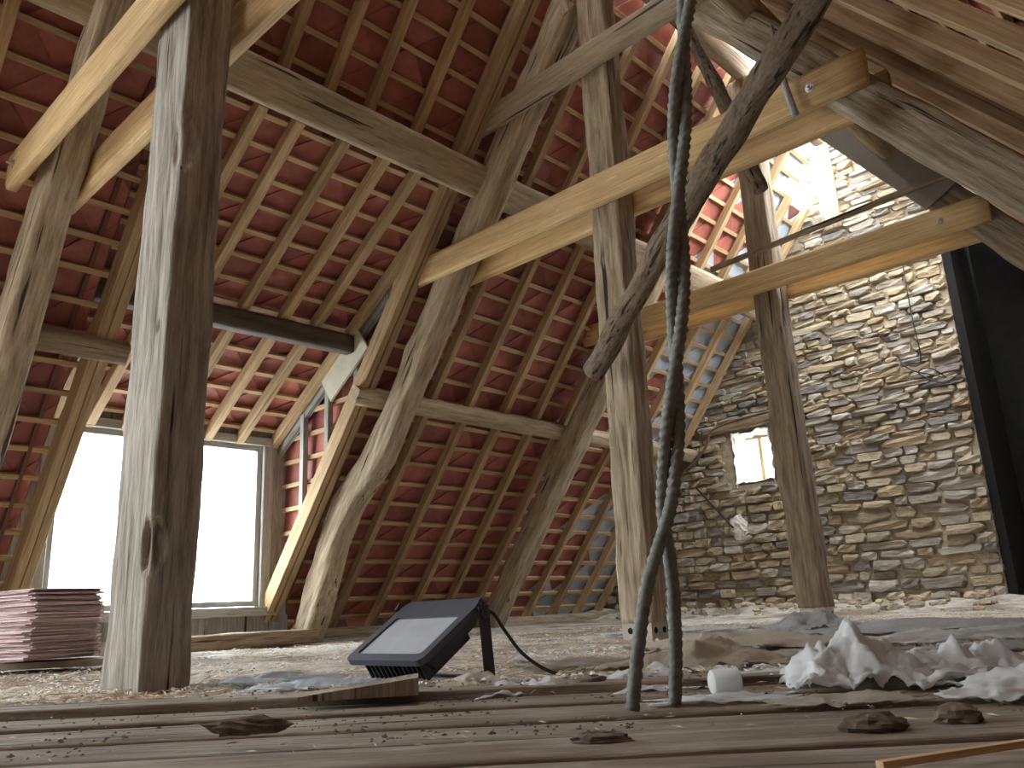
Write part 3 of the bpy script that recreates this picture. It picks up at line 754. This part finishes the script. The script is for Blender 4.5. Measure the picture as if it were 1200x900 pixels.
# purlins
pu = hewn('purlin', [L(2.31, .22, -.6), L(2.33, .22, 5), L(2.31, .22, YG - .05)], (ST, 0, -CT), .20, .31, M['purlin'], None, .008, 8, seed=20, n=24, step=.15)
tag(pu, 'dusty upper purlin carrying the rafters and heading the dormer', 'beam')
o = hewn('purlin', [L(4.62, .13, -.6), L(4.62, .13, 2.38)], (ST, 0, -CT), .14, .17, M['oldbrown'], None, .006, 7, seed=21, n=20, step=.15)
tag(o, 'short lower purlin ending at the doubled dormer trimmer', 'beam')
o = hewn('purlin', [L(4.62, .13, 4.5), L(4.62, .13, YG - .02)], (ST, 0, -CT), .14, .17, M['purlin'], None, .006, 7, seed=22, n=20, step=.15)
tag(o, 'long dusty lower purlin running from the dormer to the stone gable', 'beam')
o = hewn('purlin', [(-3.08, D0 + .05, 2.85), (-3.08, D1 - .10, 2.87)], (1, 0, 0), .15, .19, M['darkwood'], None, .006, 8, seed=23, n=20, step=.12)
tag(o, 'dark stained dormer purlin hung from the plywood gusset', 'beam')
o = hewn('purlin', [Q(2.3, .24, -.6), Q(2.3, .24, 7.9)], (ST, 0, CT), .2, .24, M['purlin'], None, .008, 7, seed=24, n=20, step=.2)
tag(o, 'upper purlin on the shaded slope', 'beam')
o = hewn('ridge_beam', [(.04, -.6, 5.86), (.04, 9.6, 5.86)], (1, 0, 0), .14, .24, M['oldbrown'], None, .008, 7, seed=25, n=20, step=.2)
tag(o, 'ridge beam along the top of the roof', 'beam')
o = hewn('ridge_prop', [(-.28, YG - .09, 4.98), (-.30, YG - .09, 6.45)], (1, 0, 0), .24, .09, M['old'], None, .006, 8, seed=26, n=20, step=.1)
tag(o, 'short pale upright prop standing against the bright top of the gable', 'post')
o = hewn('wall_plate', [(-4.42, 4.8, .06), (-4.38, YG - .05, .07)], (1, 0, 0), .18, .14, M['old'], None, .014, 5, seed=27, n=20, step=.12)
tag(o, 'rough wall plate lying along the foot of the rafters', 'beam')
o = hewn('sill_beam', [(-3.72, 2.75, .07), (-3.80, 4.72, .08)], (1, 0, 0), .2, .14, M['oldbrown'], None, .012, 5, seed=28, n=20, step=.1)
tag(o, 'brown beam lying on the floor below the dormer window', 'beam')
gv = [(-3.00, 3.06), (-2.80, 2.78), (-3.42, 2.36), (-3.64, 2.68)]
o = put('gusset_plate', mesh('gusset_plate', *prism(gv, D1 - .09, D1 - .065), M['ply'])); tag(o, 'pale plywood gusset plate at the end of the dark dormer purlin', 'plate')

# poles, ropes
o = hewn('rough_pole', [(-.02, 4.60, 1.86), (.55, 4.42, 2.30), (1.2, 4.2, 2.72), (2.33, 3.72, 3.30)], (0, 1, 0), .165, .165, M['bark'], None, .022, 2.2, seed=29, n=22, step=.03, taper=1.0)
tag(o, 'rough barky pole hanging diagonally with a broken lower end', 'pole')
o = hewn('rough_pole', [(.95, 5.62, 3.3), (.78, 5.6, 4.1), (.42, 5.6, 5.3)], (0, 1, 0), .11, .11, M['bark'], None, .02, 2.2, seed=30, n=18, step=.04)
tag(o, 'thin crooked bark pole behind the steel ropes near the ridge', 'pole')
top = Vector((2.74, 1.72, 2.80)); bot1 = Vector((2.24, 1.65, .01)); bot2 = Vector((2.265, 1.79, .01)); split = top.lerp((bot1 + bot2) / 2, .84)
ax = (split - top).normalized(); e1 = ax.orthogonal().normalized(); e2 = ax.cross(e1)
def strand(ph, bot, lab, ex):
    pts = []
    for i in range(26):
        t = i / 25; c = top.lerp(split, t); a = ph + t * 17.0
        sway = RGT * (.012 * math.sin(t * 9))
        pts.append(c + sway + (e1 * math.cos(a) + e2 * math.sin(a)) * (.0155 + .03 * max(0, .15 - t)))
    for t in (.35, .7, 1.0): pts.append(split.lerp(bot, t) + ex * math.sin(t * math.pi) * .012)
    o = tube('steel_rope', pts, .0155, M['rope'], None, 12, 420, 4, 260)
    tag(o, lab, 'rope'); return o
strand(0, bot1, 'dark steel rope strand reaching the boards at a slant', RGT * -1)
strand(math.pi, bot2, 'dark steel rope strand dropping straight to the boards', RGT)

# ------------------------------------------------------------------ slate stack
rnd = random.Random(12); z = .085
o = bar('stack_board', (-2.75, 1.5, .05), (-2.05, 2.35, .05), (0, 0, 1), .04, .4, M['plank']); tag(o, 'board on the floor under the stack of slates', 'board')
sz = .5
nst = 46
for i in range(nst):
    t = rnd.uniform(.0075, .0105)
    c = .08
    h_ = sz / 2 * rnd.uniform(.97, 1.01)
    sec = [(-h_ + c, -h_), (h_, -h_), (h_, h_ - c), (h_ - c, h_), (-h_, h_), (-h_, -h_ + c)]
    v = [(x, y, 0) for x, y in sec] + [(x + rnd.uniform(-.006, .006), y + rnd.uniform(-.006, .006), t * .82) for x, y in sec]
    f = [(5, 4, 3, 2, 1, 0), (6, 7, 8, 9, 10, 11)] + [(j, (j + 1) % 6, 6 + (j + 1) % 6, 6 + j) for j in range(6)]
    big = .035 if i > nst - 6 else .018
    o = put('stacked_slate', mesh('stacked_slate', v, f, M['stack']), None, Matrix.Translation((-2.40 + rnd.uniform(-big, big), 1.88 + rnd.uniform(-big, big), z)) @ Matrix.Rotation(R(12) + rnd.uniform(-.08, .08), 4, 'Z'))
    tag(o, 'topmost purplish slate on the stack left of the thick king post' if i == nst - 1 else 'bottom slate of the purplish stack, resting on the board' if i == 0 else 'purplish slate lying in the stack left of the thick king post', 'slate', 'slates in the floor stack')
    z += t

# ------------------------------------------------------------------ floodlight
A = Vector((.95, 1.76, .105))
wv = (RGT * .30 - FWD * .30); wv.z = 0; Wd = wv.length; wv.normalize()
lv = RGT * .20 + FWD * .20 + Vector((0, 0, .185)); Ld = lv.length; lv = (lv - wv * lv.dot(wv)).normalized(); nv = wv.cross(lv)
fl = empty('floodlight', A); tag(fl, 'black LED floodlight propped up on its bracket on the floor', 'floodlight')
FM = Matrix.Identity(4)
for i in range(3): FM[i][0], FM[i][1], FM[i][2] = wv[i], lv[i], nv[i]
FL = Matrix.Translation(A) @ FM
def fpart(nm, data, mat, par=None, lab=None, smooth=False):
    o = put(nm, mesh(nm, *data, M[mat], smooth)); o.parent = par or fl
    o.matrix_local = FM if par is None else Matrix.Identity(4)
    if lab: o['label'] = lab
    return o
def rounded(x0, x1, y0, y1, r_, z0, z1, n_=5):
    sec = []
    for cx, cy, a0 in ((x1 - r_, y0 + r_, -90), (x1 - r_, y1 - r_, 0), (x0 + r_, y1 - r_, 90), (x0 + r_, y0 + r_, 180)):
        for q in range(n_): a = R(a0 + 90 * q / (n_ - 1)); sec.append((cx + r_ * math.cos(a), cy + r_ * math.sin(a)))
    n2 = len(sec); v = [(x, y, z0) for x, y in sec] + [(x, y, z1) for x, y in sec]
    return v, [tuple(range(n2 - 1, -1, -1)), tuple(range(n2, 2 * n2))] + [(i, (i + 1) % n2, n2 + (i + 1) % n2, n2 + i) for i in range(n2)]
def ring(x0, x1, y0, y1, r_, inset, z0, z1, sunk):
    a, _ = rounded(x0, x1, y0, y1, r_, z0, z1); n2 = len(a) // 2
    b_, _ = rounded(x0 + inset[0], x1 - inset[0], y0 + inset[1], y1 - inset[2], r_ * .5, z1, z1 - sunk)
    v = a + b_
    f = [tuple(range(n2 - 1, -1, -1))]
    for i in range(n2):
        j = (i + 1) % n2
        f += [(i, j, n2 + j, n2 + i), (n2 + i, n2 + j, 2 * n2 + j, 2 * n2 + i), (2 * n2 + i, 2 * n2 + j, 3 * n2 + j, 3 * n2 + i)]
    return v, f
fpart('bezel', ring(0, Wd, 0, Ld, .03, (.035, .035, .10), -.022, 0, .008), 'bezel', lab='dusty dark grey bezel')
fpart('glass', rounded(.033, Wd - .033, .033, Ld - .098, .012, -.012, -.007), 'lens', lab='dusty pale lamp glass')
hs = fpart('housing', ([(.02, .03, -.022), (Wd - .02, .03, -.022), (Wd - .02, Ld - .015, -.022), (.02, Ld - .015, -.022),
     (.05, .07, -.085), (Wd - .05, .07, -.085), (Wd - .05, Ld - .05, -.075), (.05, Ld - .05, -.075)],
     [(0, 1, 2, 3), (7, 6, 5, 4), (0, 4, 5, 1), (1, 5, 6, 2), (2, 6, 7, 3), (3, 7, 4, 0)]), 'black')
for i in range(13):
    x = .06 + (Wd - .12) * i / 12
    fpart('cooling_fin', boxdata(x - .003, x + .003, .028, Ld - .09, -.10, -.03), 'black', hs)
# U bracket standing on the floor
def wpart(nm, pts, wd, tk, mat):
    o = bar(nm, pts[0], pts[1], wv, tk, wd, M[mat]); mw = o.matrix_basis.copy(); o.parent = fl; o.matrix_local = Matrix.Translation(-A) @ mw; return o
pr_ = FL @ Vector((Wd + .012, Ld * .86, -.035)); pl_ = FL @ Vector((-.012, Ld * .86, -.035))
wpart('bracket_arm', (pr_ + Vector((0, 0, .03)), Vector((pr_.x + .01, pr_.y + .01, .035))), .045, .006, 'black')
wpart('bracket_arm', (pl_ + Vector((0, 0, .03)), Vector((pl_.x + .01, pl_.y + .01, .035))), .045, .006, 'black')
o = bar('bracket_foot', Vector((pl_.x + .01, pl_.y + .01, .035)), Vector((pr_.x + .01, pr_.y + .01, .035)), (0, 0, 1), .006, .045, M['black']); mw = o.matrix_basis.copy(); o.parent = fl; o.matrix_local = Matrix.Translation(-A) @ mw
for q, sg in ((pr_, 1), (pl_, -1)):
    o = tube('knob', [q - wv * .004 * sg, q + wv * .016 * sg], .016, M['black'], None, 12, 2); mw = o.matrix_basis.copy(); o.parent = fl; o.matrix_local = Matrix.Translation(-A) @ mw
    o = tube('handle_loop', [q + Vector((0, 0, .03)), q + Vector((0, 0, .055)) - lv * .01, q + Vector((0, 0, .045)) - lv * .035], .006, M['black'], None, 8, 10); mw = o.matrix_basis.copy(); o.parent = fl; o.matrix_local = Matrix.Translation(-A) @ mw
q = FL @ Vector((Wd - .03, Ld - .03, -.03)); e_ = RGT
o = tube('power_cable', [q, q + e_ * .05 + Vector((0, 0, -.01)), q + e_ * .09 + Vector((0, 0, -.07)), q + e_ * .15 + Vector((0, 0, -.15)), q + e_ * .24 + Vector((0, 0, -.21)) , q + e_ * .36 - FWD * .02 + Vector((0, 0, -q.z + .0 + .012 ))], .006, M['cable'], None, 8, 40)
mw = o.matrix_basis.copy(); o.parent = fl; o.matrix_local = Matrix.Translation(-A) @ mw

# ------------------------------------------------------------------ crumpled sheets and rubbish
def sheet(name, x, y, sx, sy, h, mat, seed, lab, cat, rot=0.0, peak=0.85, cells=12, base=.016):
    """creased sheet: irregular facets, torn outline, low at the rim"""
    rnd = random.Random(seed * 101); n = cells
    z0 = max(-.01, ground(x, y)) + base
    ctrl = []
    for i in range(n + 1):
        row = []
        for j in range(n + 1):
            u, v = (i + rnd.uniform(-.38, .38)) / n - .5, (j + rnd.uniform(-.38, .38)) / n - .5
            rim = max(abs(i / n - .5), abs(j / n - .5)) * 2
            e = 1 + (rnd.uniform(-.28, .22) if rim > .99 else 0)
            env = max(0, 1 - rim ** 1.5) * peak
            ridge = max(0, 1 - 2.6 * abs(noise.noise(Vector((u * 3.4 + seed * 3.1, v * 3.4, seed)))))
            hh = h * (env * (.15 + .85 * ridge) * rnd.uniform(.65, 1.0) + (rnd.uniform(0, .22) if rim > .99 else .03))
            row.append(Vector((u * sx * e, v * sy * e, hh)))
        ctrl.append(row)
    zs = [[q.z for q in r_] for r_ in ctrl]
    for i in range(1, n):
        for j in range(1, n):
            ctrl[i][j].z = .35 * zs[i][j] + .1625 * (zs[i - 1][j] + zs[i + 1][j] + zs[i][j - 1] + zs[i][j + 1])
    V, F = [], []; sub = 4; N = n * sub
    for i in range(N + 1):
        for j in range(N + 1):
            a, b_ = min(i // sub, n - 1), min(j // sub, n - 1); fu, fv = i / sub - a, j / sub - b_
            c = ctrl[a][b_].lerp(ctrl[a + 1][b_], fu).lerp(ctrl[a][b_ + 1].lerp(ctrl[a + 1][b_ + 1], fu), fv)
            c = c + Vector((0, 0, .10 * h * noise.noise(c * 45)))
            V.append((c.x, c.y, max(0, c.z)))
    for i in range(N):
        for j in range(N):
            q_ = i * (N + 1) + j
            F += [(q_, q_ + N + 1, q_ + N + 2), (q_, q_ + N + 2, q_ + 1)] if (i + j) % 2 else [(q_, q_ + N + 1, q_ + 1), (q_ + N + 1, q_ + N + 2, q_ + 1)]
    o = put(name, mesh(name, V, F, M[mat], True), None, Matrix.Translation((x, y, z0)) @ Matrix.Rotation(rot, 4, 'Z'))
    sd = o.modifiers.new('thickness', 'SOLIDIFY'); sd.thickness = .002; sd.offset = 1
    tag(o, lab, cat); return o
yr = yaw
sheet('crumpled_sheet', 2.49, 2.34, .40, .36, 0.20, 'white', 1, 'large crumpled white sheet with a pointed peak on the floor', 'sheet', yr, 1.3)
sheet('crumpled_sheet', 2.66, 2.62, .36, .34, 0.17, 'white', 2, 'crumpled white sheet beside the large peaked one', 'sheet', yr + .3, 1.2)
sheet('crumpled_sheet', 2.22, 2.37, .56, .24, 0.07, 'white', 3, 'long low white sheet lying flat left of the peaked sheet', 'sheet', yr)
sheet('crumpled_sheet', 1.85, 2.62, .60, .32, 0.13, 'tan', 4, 'folded tan sheet lying right of the steel ropes', 'sheet', yr + .1, 1.1)
sheet('crumpled_sheet', 1.35, 3.75, 1.0, .55, 0.15, 'tan', 5, 'large drab tan sheet humped in front of the stone wall', 'sheet', yr - .1)
sheet('crumpled_sheet', 1.75, 5.2, 1.5, .7, 0.12, 'greysheet', 6, 'long grey plastic sheet near the gable wall', 'sheet', yr)
sheet('crumpled_sheet', 1.10, 5.15, .6, .5, 0.22, 'greysheet', 7, 'grey plastic bag heaped at the foot of the brown king post', 'bag', yr)
sheet('crumpled_sheet', 2.60, 1.98, .34, .16, 0.04, 'film', 8, 'yellowed translucent film in front of the peaked white sheet', 'sheet', yr + .1)
sheet('crumpled_sheet', 2.33, 1.93, .34, .14, 0.03, 'white', 9, 'flat torn white piece beside the white cup', 'sheet', yr)
sheet('crumpled_sheet', 1.90, 2.18, .36, .24, 0.11, 'white', 10, 'torn white sheet left of the steel ropes', 'sheet', yr)
sheet('crumpled_sheet', .98, 1.64, .42, .22, 0.07, 'bluish', 11, 'bluish white sheet lying before the floodlight', 'sheet', yr)
sheet('crumpled_sheet', 1.30, 1.72, .36, .2, 0.08, 'film', 12, 'creased pale film under the front edge of the floodlight', 'sheet', yr)
sheet('crumpled_sheet', 1.52, 1.84, .30, .2, 0.11, 'tan', 13, 'brownish crumpled film beside the floodlight bracket', 'sheet', yr)
sheet('crumpled_sheet', 1.72, 1.86, .30, .22, 0.10, 'white', 14, 'crushed white sheet right of the brownish film', 'sheet', yr + .2)
sheet('crumpled_sheet', .45, 1.80, .42, .24, 0.07, 'bluish', 15, 'pale blue scrap beside the thick king post', 'sheet', yr)
sheet('crumpled_sheet', 2.75, 2.95, .5, .3, 0.07, 'greysheet', 16, 'grey sheet behind the crumpled white pair', 'sheet', yr)
sheet('crumpled_sheet', 2.45, 3.6, .7, .3, 0.09, 'greysheet', 17, 'dull grey sheet between tan sheet and gable', 'sheet', yr)
sheet('crumpled_sheet', 2.88, 2.42, .34, .16, 0.04, 'film', 18, 'low film scrap at the end of the white sheets', 'sheet', yr)
sheet('crumpled_sheet', 2.08, 3.05, .7, .26, 0.05, 'film', 19, 'thin film strip behind the tan folded sheet', 'sheet', yr)
sheet('crumpled_sheet', 2.98, 2.30, .5, .3, 0.11, 'white', 22, 'white sheet trailing off beyond the crumpled pair', 'sheet', yr - .2)
sheet('crumpled_sheet', 2.05, 2.12, .4, .2, 0.06, 'white', 23, 'flattened white sheet between steel ropes and cup', 'sheet', yr + .15)
sheet('crumpled_sheet', 2.2, 4.3, 1.1, .35, 0.10, 'white', 24, 'long whitish sheet behind the dull grey one', 'sheet', yr)
sheet('crumpled_sheet', 1.25, 2.75, .5, .3, 0.05, 'film', 25, 'flat film patch behind the floodlight cable', 'sheet', yr)
sheet('crumpled_sheet', -1.1, 3.9, .5, .25, 0.06, 'white', 20, 'small white heap near the crooked rafter foot', 'sheet', yr)
sheet('crumpled_sheet', -.2, 5.6, 1.0, .35, 0.06, 'white', 21, 'white sheet spread on the floor near the split rafter', 'sheet', yr)

# white cup lying on its side
cup = empty('plastic_cup', (2.30, 1.97, .045)); tag(cup, 'white plastic cup lying on its side with black mouth', 'cup')
d = (RGT + FWD * .15).normalized()
def cring(nm, prof, mat):
    x_ = d; y_ = Vector((0, 0, 1)); z_ = x_.cross(y_); V, F = [], []; n_ = 20
    for a, r_ in prof:
        for j in range(n_): t = 2 * math.pi * j / n_; V.append(x_ * a + y_ * (r_ * math.cos(t)) + z_ * (r_ * math.sin(t)))
    for i in range(len(prof) - 1):
        for j in range(n_): F.append((i * n_ + j, i * n_ + (j + 1) % n_, (i + 1) * n_ + (j + 1) % n_, (i + 1) * n_ + j))
    F.append(tuple(range(n_ - 1, -1, -1)))
    F.append(tuple((len(prof) - 1) * n_ + j for j in range(n_)))
    return put(nm, mesh(nm, [tuple(v) for v in V], F, M[mat], True), cup)
cring('body', [(-.035, .026), (-.032, .030), (.03, .032), (.034, .034), (.036, .030)], 'white'); cring('mouth', [(.0362, .029), (.037, .028)], 'cable')

def lump(name, x, y, z, sx, sy, sz_, mat, seed, lab, cat, rot=0):
    V, F = [], []; n1, n2 = 10, 16
    for i in range(n1 + 1):
        for j in range(n2):
            a = math.pi * i / n1; b_ = 2 * math.pi * j / n2
            p = Vector((math.sin(a) * math.cos(b_), math.sin(a) * math.sin(b_), math.cos(a)))
            p *= 1 + .35 * noise.noise(p * 2.2 + Vector((seed, 0, 0))) + .2 * noise.noise(p * 6 + Vector((0, seed, 0)))
            V.append((p.x * sx, p.y * sy, p.z * sz_))
    for i in range(n1):
        for j in range(n2): F.append((i * n2 + j, (i + 1) * n2 + j, (i + 1) * n2 + (j + 1) % n2, i * n2 + (j + 1) % n2))
    o = put(name, mesh(name, V, F, M[mat]), None, Matrix.Translation((x, y, z)) @ Matrix.Rotation(rot, 4, 'Z')); tag(o, lab, cat); return o
rnd = random.Random(55)
MARKS = (((.1, 1.5), 'the thick king post'), ((1.15, 1.9), 'the floodlight'), ((2.2, 1.75), 'the steel ropes'), ((2.32, 1.97), 'the white cup'), ((2.49, 2.34), 'the large peaked sheet'),
         ((1.85, 2.62), 'the folded tan sheet'), ((1.35, 3.75), 'the large drab tan sheet'), ((.03, 4.89), 'the king post on the pale block'), ((1.1, 5.15), 'the heaped grey bag'), ((1.75, 5.2), 'the long grey plastic sheet'),
         ((-4.1, 4.9), 'the crooked rafter foot'), ((.03, 7.6), 'the brown king post'), ((2.7, 3.0), 'the grey sheet behind the white pair'))
for i in range(56):
    f_ = rnd.uniform(2.65, 4.2) if i < 46 else rnd.uniform(4.2, 6.5); lt = rnd.uniform(-.36, .62) * f_
    if i % 3 == 0: f_ = rnd.uniform(2.62, 3.0); lt = rnd.uniform(-.1, .5) * f_
    p_ = Vector((CAM.x, CAM.y, 0)) + FWD * f_ + RGT * lt; w_ = rnd.uniform(.06, .15)
    mk = min(MARKS, key=lambda t: (t[0][0] - p_.x) ** 2 + (t[0][1] - p_.y) ** 2)[1]
    mat, cn = rnd.choice((('white', 'white'), ('white', 'white'), ('film', 'yellowed'), ('greysheet', 'grey')))
    sheet('torn_scrap', p_.x, p_.y, w_ * 1.3, w_ * rnd.uniform(.5, .9), w_ * rnd.uniform(.15, .4), mat, 40 + i, 'small torn %s scrap on the floor near %s' % (cn, mk), 'scrap', rnd.uniform(0, 3), cells=5)['group'] = 'torn scraps in the litter'
lump('bark_piece', 1.80, .93, .043, .085, .025, .018, 'dirt', 1, 'dark bark fragment on the foreground board edge', 'bark', yr)
lump('earth_clod', 2.42, 1.30, .006, .06, .03, .014, 'dirt', 2, 'flat dark dirt clod below the steel ropes', 'clod', yr)
lump('earth_clod', 2.80, 1.62, .012, .06, .04, .022, 'dirt', 3, 'dark earth clod on the foreground boards below the white sheets', 'clod', yr)
lump('earth_clod', 2.90, 1.78, .014, .045, .03, .022, 'dirt', 5, 'rounded dark clod beside the yellowed film', 'clod', yr)
lump('earth_clod', 1.86, 1.98, .03, .05, .04, .022, 'dirt', 6, 'reddish brown crumb heap left of the steel ropes', 'clod', yr)
o = put('wood_offcut', mesh('wood_offcut', [(-.16, -.05, 0), (.16, -.05, 0), (.16, .05, 0), (-.16, .05, 0), (-.16, -.05, .012), (.16, -.05, .045), (.16, .05, .05), (-.16, .05, .015)],
    [(0, 3, 2, 1), (4, 5, 6, 7), (0, 1, 5, 4), (1, 2, 6, 5), (2, 3, 7, 6), (3, 0, 4, 7)], M['plank']), None, Matrix.Translation((1.48, 1.44, .035)) @ Matrix.Rotation(yr + .12, 4, 'Z'))
tag(o, 'wedge of sawn timber lying in front of the floodlight', 'wood')
o = bar('loose_lath', (2.95, 1.25, .015), (3.12, 1.62, .015), (0, 0, 1), .01, .014, M['batten']); tag(o, 'thin pale lath on the foreground boards', 'lath')

# ------------------------------------------------------------------ things on the gable wall
yw = YG - .10
o = tube('conduit', [(-3.35, yw, 1.98), (-3.05, yw, 2.05), (-2.75, yw, 2.2), (-2.55, yw, 2.40), (-2.45, yw, 2.58), (-2.1, yw, 2.66), (-1.5, yw, 2.70)], .018, M['pipe'], None, 8, 40); tag(o, 'rusty conduit bending over the small gable window', 'pipe')
o = tube('iron_rod', [(-2.80, yw + .02, 1.80), (-2.27, yw - .02, 1.18)], .012, M['cable'], None, 8, 6); tag(o, 'thin iron rod slanting down the wall to a plaster patch', 'rod')
lump('plaster_patch', -2.22, YG - .05, 1.18, .13, .05, .17, 'limewash', 8, 'round whitish plaster patch on the wall below the small window', 'plaster')
o = tube('black_wire', [(.50, yw, 4.5), (.49, yw, 3.6), (.50, yw, 2.95), (.35, yw - .05, 2.9), (.25, yw, 3.0), (.4, yw - .08, 2.82), (.62, yw, 2.72), (.75, yw - .05, 2.66), (.60, yw - .1, 2.80), (.45, yw, 2.78), (.7, yw - .04, 2.6), (.86, yw, 2.66)], .008, M['cable'], None, 6, 120); tag(o, 'tangled black wire hanging down the stone gable', 'wire')
o = tube('dusty_cord', [(1.63, YB - .28, 3.85), (1.64, YB - .285, 3.6), (1.66, YB - .28, 3.38), (1.69, YB - .27, 3.16)], .012, M['greywood'], None, 8, 30, r1=.026); tag(o, 'dusty cord with a clogged knot hanging in front of the long collar beam', 'cord')

# rubble along the foot of the gable and a hanging lath
rnd = random.Random(77); rb_ = [[], []]
for i in range(170):
    x = rnd.uniform(-4.0, .9); y = YG - .05 - abs(rnd.gauss(0, .32)); sz_ = rnd.uniform(.03, .07) if rnd.random() < .8 else rnd.uniform(.08, .15)
    v, f = stone_mesh(i % 5)
    mm = Matrix.Translation((x, y, ground(x, y) + sz_ * .2)) @ Matrix.Rotation(rnd.uniform(0, 6), 4, 'Z') @ Matrix.Rotation(rnd.uniform(-.5, .5), 4, 'X') @ Matrix.Diagonal((sz_ * 1.5, sz_, sz_ * .7, 1))
    rb_[i % 2].append(([mm @ Vector(q) for q in v], f))
for k, (nm, st, lb) in enumerate((('brown_rubble', STONE[2], 'brown stone rubble heaped along the foot of the gable'), ('pale_rubble', STONE[0], 'pale stone rubble heaped along the foot of the gable'))):
    o = put(nm, mesh(nm, *join(rb_[k]), st)); tag(o, lb, 'rubble', kind='stuff')
o = bar('hanging_lath', (-.16, YB - .22, 5.40), (-.08, YB - .22, 5.02), (0, 1, 0), .02, .07, M['old']); tag(o, 'short split lath hanging near the ridge by the tie board', 'lath')
